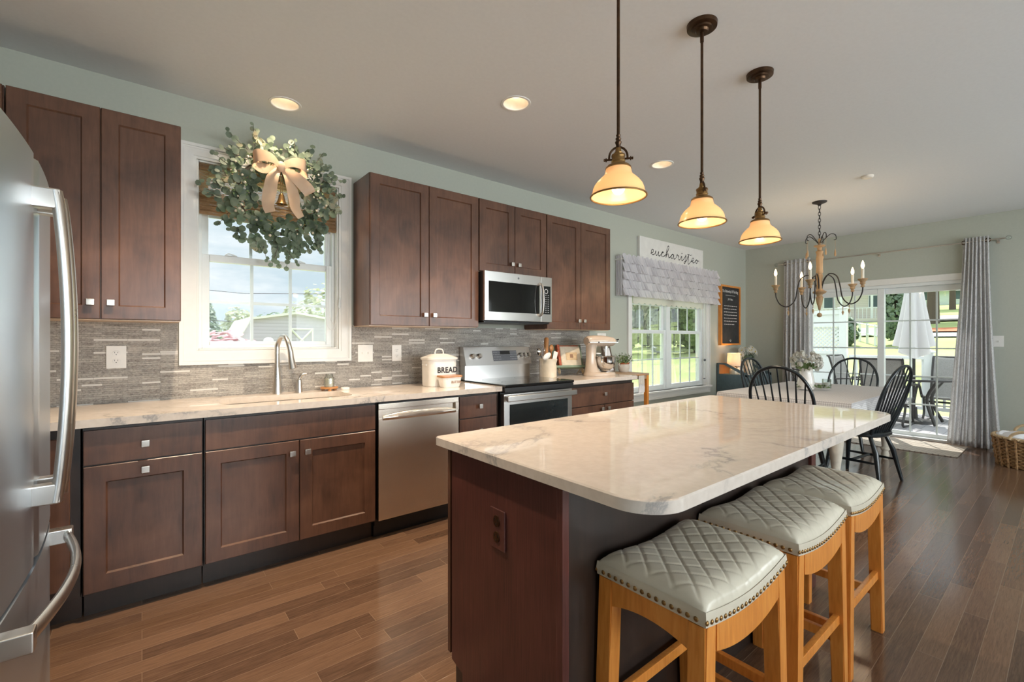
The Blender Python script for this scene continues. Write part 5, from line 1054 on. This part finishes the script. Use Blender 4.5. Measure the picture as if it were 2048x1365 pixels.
obj('lamp_base', MB().lathe([(0, lz + .001), (.058, lz + .001), (.062, lz + .01), (.06, lz + .06), (.045, lz + .09), (.02, lz + .105), (.008, lz + .11), (.008, lz + .17), (0, lz + .17)], lc, 24), M['ceramic'], t); obj('lamp_shade', MB().lathe([(.095, lz + .125), (.085, lz + .315)], lc, 32), M['lampshade'], t, solid=.002); obj('bulb', MB().ball((6.86, -.19, lz + .20), .025), M['bulb'], t)
l = bpy.data.lights.new('lamp_glow', 'POINT'); l.energy = 5; l.color = (1, .62, .36); l.shadow_soft_size = .03; o = bpy.data.objects.new('lamp_glow', l); C.objects.link(o); o.location = (6.86, -.19, lz + .24)
t = thing('lidded_jar', 'squat white lidded jar between lamp and daisies', 'jar', (7.03, -.2, lz)); obj('body', MB().lathe([(0, lz + .001), (.046, lz + .001), (.05, lz + .008), (.05, lz + .075), (.04, lz + .09), (0, lz + .09)], (7.03, -.2, 0), 24), M['enamel'], t); obj('lid', MB().lathe([(.042, lz + .09), (.042, lz + .108), (.01, lz + .115), (0, lz + .115)], (7.03, -.2, 0), 24), M['enamel'], t)
t = thing('white_tray', 'low white tray on the slate cabinet below the lamp', 'tray', (6.82, -.36, lz)); obj('plate', MB().box(6.74, 6.92, -.42, -.32, lz + .0005, lz + .012, .004), M['enamel'], t)
vc = (7.20, -.25, 0); t = thing('white_vase', 'white jug vase with small ears holding daisies in the corner', 'vase', (7.20, -.25, lz)); obj('body', MB().lathe([(0, lz + .001), (.05, lz + .001), (.06, lz + .02), (.066, lz + .08), (.056, lz + .14), (.05, lz + .18), (.066, lz + .215), (.06, lz + .215), (.045, lz + .18)], vc, 28), M['ceramic'], t)
for s in (-1, 1): obj('ear', MB().tube(spline([(vc[0] + s * .05, vc[1], lz + .19), (vc[0] + s * .088, vc[1], lz + .18), (vc[0] + s * .088, vc[1], lz + .14), (vc[0] + s * .058, vc[1], lz + .12)], 5), .006, 8), M['ceramic'], t)
t = thing('daisy_bouquet', 'bunch of white daisies in the vase beneath the blackboard sign', 'flowers', (7.20, -.25, lz + .2)); bl = MB(); bs = MB(); by_ = MB()
for k in range(17):
    d = Vector((rnd(-1, 1), rnd(-1, .5), rnd(-.15, 1))).normalized(); c = Vector((vc[0] + d.x * .16, vc[1] + d.y * .11, lz + .29 + d.z * .12)); bs.tube([(vc[0], vc[1], lz + .18), tuple(c)], .003, 5); nrm = (d + Vector((-.3, -.8, .3))).normalized(); u = nrm.orthogonal().normalized(); v = nrm.cross(u); r = rnd(.045, .058)
    for q in range(13):
        a = 2 * PI * q / 13; p = lambda rr, da, up=0: c + u * math.cos(a + da) * rr + v * math.sin(a + da) * rr + nrm * up
        bl.poly([p(.008, 0), p(r * .6, -.17, .004), p(r, -.06), p(r, .06), p(r * .6, .17, .004)])
    by_.ball(tuple(c), .011, u=10, v=8)
for k in range(70): d = Vector((rnd(-1, 1), rnd(-1, 1), rnd(-.3, .6))).normalized(); leaf_disc(bs, (vc[0] + d.x * .11, vc[1] + d.y * .08, lz + .235 + d.z * .06), d, .02, .6)
obj('petals', bl, M['petal'], t); obj('flower_centers', by_, plain('daisy_yellow', (.5, .42, .12), .8), t); obj('greenery', bs, M['treedark'], t)
# ------------------------------------------------------------ outdoors
random.seed(33)
def sm(a, b_, x): t_ = max(0, min(1, (x - a) / (b_ - a))); return t_ * t_ * (3 - 2 * t_)
def gz(x, y):
    d = math.hypot(x, y + 3.4); hill = max(0, x - 12) * .085 * sm(11, 20, x) + max(0, x - 24) * .02
    return -.55 + hill * (1 - .45 * sm(6, 30, y)) - .4 * sm(3, 12, y) * (1 - sm(4, 14, x)) + .04 * math.sin(x * .6) * math.sin(y * .5)
def gf(u, v): x = -25 + 105 * u; y = .15 + 75 * v; return (x, y, gz(x, y))
def gf2(u, v): x = XF + .15 + 72 * u; y = -30 + 30.15 * v; return (x, y, gz(x, y))
struct('lawn', MB().grid(gf, 70, 50), M['grass'], ang=80); struct('lawn', MB().grid(gf2, 60, 30), M['grass'], ang=80)
tag(obj('deck', MB().box(XF + .16, 10.75, -9, 1.6, -.16, -.045), M['deck']), 'gray plank deck outside the sliding glass door', 'deck', kind='structure')
t = thing('deck_railing', 'white deck railing with capped posts beyond the patio furniture', 'railing', (10.65, -2, -.045)); rx = 10.62
for y in (-1.80, -3.6): obj('post', MB().box(rx - .06, rx + .06, y - .06, y + .06, -.045, 1.05, .004).box(rx - .085, rx + .085, y - .085, y + .085, 1.05, 1.075, .006).skin([[(rx + a * .07, y + c * .07, 1.075) for a, c in ((-1, -1), (1, -1), (1, 1), (-1, 1))], [(rx + a * .01, y + c * .01, 1.11) for a, c in ((-1, -1), (1, -1), (1, 1), (-1, 1))]], True, False, True), M['vinyl'], t)
obj('top_rail', MB().box(rx - .045, rx + .045, -3.6, -.65, .93, .985, .006), M['vinyl'], t); obj('bottom_rail', MB().box(rx - .025, rx + .025, -3.6, -.65, .05, .11, .004), M['vinyl'], t)
for k in range(21): y = -.76 - k * .137; obj('baluster', MB().box(rx - .018, rx + .018, y - .018, y + .018, .11, .93), M['vinyl'], t)
t = thing('lattice_screen', 'white vinyl privacy screen with lattice at the deck edge', 'screen', (10.6, .3, -.045)); ly0, ly1 = -.56, .95
for y in (ly0, ly1): obj('post', MB().box(10.54, 10.66, y - .06, y + .06, -.045, 1.88, .004).box(10.52, 10.68, y - .08, y + .08, 1.88, 1.91, .005), M['vinyl'], t)
obj('solid_panel', MB().box(10.59, 10.61, ly0, ly1, -.045, 1.02).box(10.57, 10.63, ly0, ly1, 1.0, 1.06).box(10.57, 10.63, ly0, ly1, 1.78, 1.86).box(10.59, 10.61, ly0, ly1, 1.56, 1.80).box(10.57, 10.63, ly0, ly1, 1.53, 1.58), M['vinyl'], t)
b = MB()
for k in range(34):
    for s in (1, -1):
        c0 = ly0 + (k - 9) * .075; y0_, z0_ = (c0, 1.06) if s > 0 else (c0 + .48, 1.06); y1_, z1_ = y0_ + s * .48, 1.54
        ta = max(0, min(1, ((ly0 if s > 0 else ly1) - y0_) / (s * .48))) if (s > 0 and y0_ < ly0) or (s < 0 and y0_ > ly1) else 0; tb = 1
        if s > 0 and y1_ > ly1: tb = (ly1 - y0_) / .48
        if s < 0 and y1_ < ly0: tb = (y0_ - ly0) / .48
        if tb - ta < .05: continue
        L_ = lambda q: (10.6 + s * .004, y0_ + s * .48 * q, z0_ + .48 * q); b.tube([L_(ta), L_(tb)], .019, 4, flat=.2, up=(0, s * .707, -.707))
obj('lattice', b, M['vinyl'], t)
t = thing('patio_umbrella', 'closed white patio umbrella standing at the glass table on deck', 'umbrella', (9.6, -1.77, -.045)); uc = (9.6, -1.77, 0)
obj('pole', MB().cyl((9.6, -1.77, -.04), (9.6, -1.77, 2.75), .02, n=12), M['patiometal'], t)
def uf(u, v): a = 2 * PI * u; z = 2.70 - v * (1.62 + .10 * math.sin(a * 2 + 1)); r = (.03 + .10 * v ** .7 + .07 * v * v) * (1 + .26 * math.sin(8 * a) * (.3 + v) ); return (uc[0] + r * math.cos(a), uc[1] + r * math.sin(a), z)
obj('canopy', MB().grid(uf, 120, 24, True), M['umbrella'], t, ang=70); obj('base', MB().lathe([(0, -.044), (.24, -.044), (.22, .0), (.05, .03), (.04, .2), (0, .2)], uc, 24), M['patiometal'], t)
t = thing('patio_table', 'round glass patio table around the umbrella pole', 'table', (9.6, -1.77, -.045))
obj('tabletop', MB().lathe([(.03, .655), (.52, .655), (.52, .663), (.03, .663)], uc, 40), M['clear'], t); obj('rim', MB().tube([(uc[0] + .525 * math.cos(a), uc[1] + .525 * math.sin(a), .655) for a in [2 * PI * k / 44 for k in range(44)]], .018, 8, True), M['patiometal'], t)
for k in range(4): a = PI / 4 + k * PI / 2; obj('leg', MB().tube(spline([(uc[0] + .46 * math.cos(a), uc[1] + .46 * math.sin(a), .65), (uc[0] + .26 * math.cos(a), uc[1] + .26 * math.sin(a), .35), (uc[0] + .42 * math.cos(a), uc[1] + .42 * math.sin(a), -.03)], 6), .022, 8), M['patiometal'], t)
def patio_chair():
    t = thing('patio_chair', 'sling patio chair with its back to the glass door, left of the umbrella', 'patio chair', (0, 0, 0), 0, 'gray sling patio chairs on the deck')
    prof = [(.26, .40), (.24, .415), (.0, .36), (-.20, .36), (-.255, .45), (-.33, .75), (-.40, 1.0), (-.43, 1.03)]
    P = spline(prof, 6); obj('sling', MB().skin([[(-.25, y, z) for y, z in P], [(-.08, y, z - .015) for y, z in P], [(.08, y, z - .015) for y, z in P], [(.25, y, z) for y, z in P]], False), M['sling'], t, solid=.008, ang=70)
    for s in (-1, 1):
        obj('side_rail', MB().tube([(s * .26, y, z) for y, z in P], .017, 8), M['patiometal'], t)
        obj('arm', MB().tube(spline([(s * .28, -.28, .62), (s * .30, -.05, .64), (s * .30, .22, .62), (s * .28, .27, .54), (s * .27, .20, .38)], 5), .017, 8), M['patiometal'], t)
        obj('rocker_leg', MB().tube(spline([(s * .25, .20, .38), (s * .24, .22, .15), (s * .24, .28, .02), (s * .24, 0, .0), (s * .24, -.30, .04), (s * .24, -.2, .2), (s * .25, -.18, .36)], 5), .016, 8), M['patiometal'], t)
    obj('cross_bar', MB().cyl((-.25, .0, .30), (.25, .0, .30), .016).cyl((-.26, -.43, 1.03), (.26, -.43, 1.03), .017), M['patiometal'], t); return t
q0 = patio_chair(); q0.location = (9.10, -1.55, -.045); q0.rotation_euler = (0, 0, -1.6)
dup(q0, (9.95, -1.0, -.045), 3.0, 'sling patio chair turned sideways near the lattice screen'); dup(q0, (10.1, -2.1, -.045), 1.5, 'sling patio chair right of the umbrella, facing the door')
def tree(name, label, cat, x, y, h, rx_, rz_, mat, n=900, leaf=.16, trunk=.12, base_=.35, cone=0, group=None, z=None):
    z0 = gz(x, y) if z is None else z; t = thing(name, label, cat, (x, y, z0), 0, group); b = MB()
    for k in range(n):
        d = Vector((rnd(-1, 1), rnd(-1, 1), rnd(-1, 1)))
        if d.length > 1: d.normalize()
        r = d.length; d = d / max(r, .01) * r ** .45; zz = (d.z + 1) / 2; wv = (1 - zz) ** .7 * 1.25 if cone else 1 + .2 * math.sin(d.x * 7 + d.z * 5)
        leaf_disc(b, (x + d.x * rx_ * wv, y + d.y * rx_ * wv, z0 + base_ + zz * rz_), d + Vector((rnd(-.5, .5), rnd(-.5, .5), rnd(0, .8))), leaf * rnd(.6, 1.3), .8, .2, 5)
    obj('crown', b, M[mat], t); obj('trunk', MB().tube([(x, y, z0 - .1), (x + .05, y, z0 + base_ + rz_ * .4), (x, y, z0 + base_ + rz_ * .75)], [trunk, trunk * .7, trunk * .25], 8), M['bark'], t); return t
def ray(px, d):   # a place on the ground at distance d along the direction of a window view
    a = math.atan((px - 1024) / 913.24) + .681; return d * math.sin(a), -3.399 + d * math.cos(a)
G = 'trees and shrubs beyond the house'
x, y = ray(1793, 30); tree('evergreen_tree', 'dense dark evergreen left of the closed umbrella', 'tree', x, y, 4, .75, 5.5, 'treedark', 2600, .12, .12, .1, 1, group=G)
x, y = ray(1694, 30); tree('evergreen_shrub', 'low dark shrub between the lattice screen and lawn', 'shrub', x, y, 2, .45, 1.6, 'treedark', 900, .09, .08, 0, group=G)
x, y = ray(1640, 62); tree('leafy_tree', 'pale leafy tree above the lattice screen', 'tree', x, y, 6, 3.4, 7, 'treepale', 1800, .3, .2, .8, group=G)
x, y = ray(1758, 78); tree('leafy_tree', 'bright green tree behind the cream house', 'tree', x, y, 8, 2.6, 8, 'tree', 1800, .34, .25, 1, group=G)
x, y = ray(1866, 43); tree('leafy_tree', 'tall tree whose trunk shows right of the umbrella', 'tree', x, y, 8, 2.6, 5, 'tree', 1800, .26, .36, 3.4, group=G)
x, y = ray(1905, 60); tree('leafy_tree', 'green tree over the long low house', 'tree', x, y, 8, 2.6, 5, 'tree', 1700, .3, .25, 3.6, group=G)
x, y = ray(1885, 79); tree('leafy_tree', 'distant tree at the top of the hill', 'tree', x, y, 8, 3, 7, 'tree', 1200, .4, .3, 3, group=G)
# house on the hill and long house
def house(label, px, d, w_, dp, h, rz, wall, roofh=1.6, porch=False, dz=0):
    x, y = ray(px, d); z0 = gz(x, y) + dz; t = thing('house', label, 'house', (0, 0, 0)); X = lambda bb: bb
    obj('wall', MB().box(-w_ / 2, w_ / 2, 0, dp, -.6, h), M[wall], t); obj('roof', MB().prism([(-.4, h), (dp + .4, h), (dp / 2, h + roofh)], 'x', -w_ / 2 - .3, w_ / 2 + .3), M['roof'], t)
    n_ = max(2, int(w_ / 2.4))
    for k in range(n_): xx = -w_ / 2 + (k + .5) * w_ / n_; f = obj('window', MB().box(xx - .45, xx + .45, -.03, .02, 1.0, 2.1), M['vinyl'], t); obj('pane', MB().box(xx - .38, xx + .38, -.04, -.02, 1.07, 2.03), M['slate'], f)
    if porch:
        obj('porch_roof', MB().box(-w_ / 2, w_ / 2, -2.0, 0, h - .2, h), M['housewall'], t); obj('porch_floor', MB().box(-w_ / 2, w_ / 2, -2.0, 0, -.6, 0), M['housewall'], t)
        for k in range(4): xx = -w_ / 2 + .1 + k * (w_ - .2) / 3; obj('porch_post', MB().box(xx - .08, xx + .08, -1.95, -1.8, 0, h - .2), M['vinyl'], t)
        b = MB().box(-w_ / 2, w_ / 2, -1.92, -1.86, .85, .92)
        for k in range(24): xx = -w_ / 2 + k * w_ / 23; b.box(xx - .02, xx + .02, -1.91, -1.87, 0, .85)
        obj('porch_railing', b, M['vinyl'], t)
    t.location = (x, y, z0); t.rotation_euler = (0, 0, rz); return t
house('cream house with porch and stairs up the hill, left of the door post', 1703, 50, 6.5, 5, 4.2, -1.15, 'housewall', 2.2, True, .1)
house('long pale green house across the road at upper right of the door', 1912, 70, 12, 5, 2.0, -1.35, 'mintwall', .8, False, -.5)
def strip_ground(name, label, px0, px1, d0, d1, mat, lift=.04):
    b = MB(); n_ = 14
    def f(u, v): x, y = ray(px0 + (px1 - px0) * u, d0 + (d1 - d0) * v); return (x, y, gz(x, y) + lift)
    tag(obj(name, b.grid(f, n_, 4), M[mat]), label, 'road', kind='structure')
strip_ground('road', 'pale gray road crossing the hill', 1845, 2040, 44, 50, 'road', .12); strip_ground('road', 'pale driveway by the cream house', 1722, 1764, 34, 40, 'road', .1)
strip_ground('path', 'pale gray path nearer than the road', 1845, 2040, 33, 35, 'road', .08); strip_ground('path', 'brown earth strip beside the road', 1850, 2040, 36, 39, 'terra', .08)
t = thing('garden_fence', 'white garden fence below the cream house', 'fence', (0, 0, 0)); x0_, y0_ = ray(1706, 33); x1_, y1_ = ray(1768, 29)
for k in range(5): f = k / 4; x, y = x0_ + (x1_ - x0_) * f, y0_ + (y1_ - y0_) * f; z = gz(x, y); obj('post', MB().box(x - .05, x + .05, y - .05, y + .05, z - .1, z + 1.1), M['vinyl'], t)
obj('rail', MB().tube([(x0_, y0_, gz(x0_, y0_) + 1.0), (x1_, y1_, gz(x1_, y1_) + 1.0)], .04, 4).tube([(x0_, y0_, gz(x0_, y0_) + .5), (x1_, y1_, gz(x1_, y1_) + .5)], .04, 4), M['vinyl'], t)
# view of the dining window
for i, (px, d, rr, hh, m, lb) in enumerate(((1240, 30, 1.5, 5.5, 'treepale', 'pale tree at left edge of the dining window view'), (1288, 36, 1.4, 5.0, 'tree', 'green shrub mass behind left panes of the dining window'), (1318, 29, 1.1, 5.5, 'treepale', 'pale spring tree behind the dining window mullion'), (1358, 33, 1.6, 5.2, 'treedark', 'blue-green evergreen in the right panes of the dining window'), (1392, 29, 1.2, 5.2, 'tree', 'green tree at right edge of the dining window view'), (1262, 50, 2.2, 9, 'pink', 'distant blossoming tree in the left panes of dining window'), (1330, 56, 3.2, 10, 'treepale', 'tall hazy tree far behind the dining window'))):
    x, y = ray(px, d); tree('leafy_tree', lb, 'tree', x, y, hh, rr, hh, m, 1300, .2, .15, .1, group=G)
# view of the sink window
x, y = ray(593, 16.6); t = thing('garden_shed', 'gray barn-roof shed with white trim seen through the sink window', 'shed', (x, y, -.95)); sz0 = -.95; 
prof = [(-1.25, 0), (-1.25, 2.33), (-1.03, 2.86), (0, 3.08), (1.03, 2.86), (1.25, 2.33), (1.25, 0)]
obj('wall', MB().prism([(x + u * 1.28, sz0 + v) for u, v in prof], 'y', y, y + 3.2), M['siding'], t)
b = MB(); e = [(x + u * 1.28, sz0 + v) for u, v in prof[1:6]]
for (a, c), (a2, c2) in zip(e[:-1], e[1:]): L_ = math.hypot(a2 - a, c2 - c); b.prism([(a, c), (a2, c2), (a2, c2 + .07), (a, c + .07)], 'y', y - .10, y + 3.3)
obj('roof', b, M['trim'], t); b = MB(); ux0, ux1, uz0, uz1 = x - .20, x + .52, sz0 + .5, sz0 + 2.62
frame(b, ux0, ux1, uz0 - .3, uz1, .05, y - .03, y, 0); b.tube([(ux0 + .03, y - .02, uz1 - .04), (ux1 - .03, y - .02, uz1 - .75)], .03, 4).tube([(ux1 - .03, y - .02, uz1 - .04), (ux0 + .03, y - .02, uz1 - .75)], .03, 4); obj('door', b, M['trim'], t)
for px, d, rr, hh, m, cone, lb in ((405, 24, 1.0, 4.6, 'treedark', 1, 'dark conifer at the left edge of the sink window view'), (446, 14.2, .95, 2.4, 'pink', 0, 'pink blossoming shrub low in the sink window view'), (474, 32, .9, 4.2, 'treepale', 0, 'thin pale tree above the pink blossoms in the sink window'), (545, 24.5, 1.1, 3.5, 'treedark', 0, 'green tree behind the shed roof, left of its peak'), (650, 24, 1.4, 4.9, 'treepale', 0, 'pale green tree behind the shed at right edge of sink window'), (606, 36, 1.9, 4.8, 'treepale', 0, 'leafy tree far behind the shed')):
    x, y = ray(px, d); tree('leafy_tree' if m != 'pink' else 'blossom_shrub', lb, 'tree' if m != 'pink' else 'shrub', x, y, hh, rr, hh, m, 900, .13, .1, .1, cone, G)
x, y = ray(537, 12); t = thing('lantern_post', 'small white domed post lamp below the sink window', 'garden ornament', (x, y, gz(x, y))); obj('post', MB().cyl((x, y, gz(x, y)), (x, y, 1.25), .03, n=8), M['iron'], t); obj('dome', MB().ball((x, y, 1.25), .11, 1, 1, .8), M['vinyl'], t)  # white domed object of unclear use, not a lamp
for z, lb in ((3.05, 'upper power line crossing the sky in the sink window'), (1.95, 'lower power line crossing in front of the shed roof')): tag(obj('power_line', MB().tube([(-10, 18, z + .9), (-2, 17, z + .25), (3, 16.5, z), (9, 16, z + .3), (15, 15.5, z + 1)], .012, 5), M['iron']), lb, 'cable')
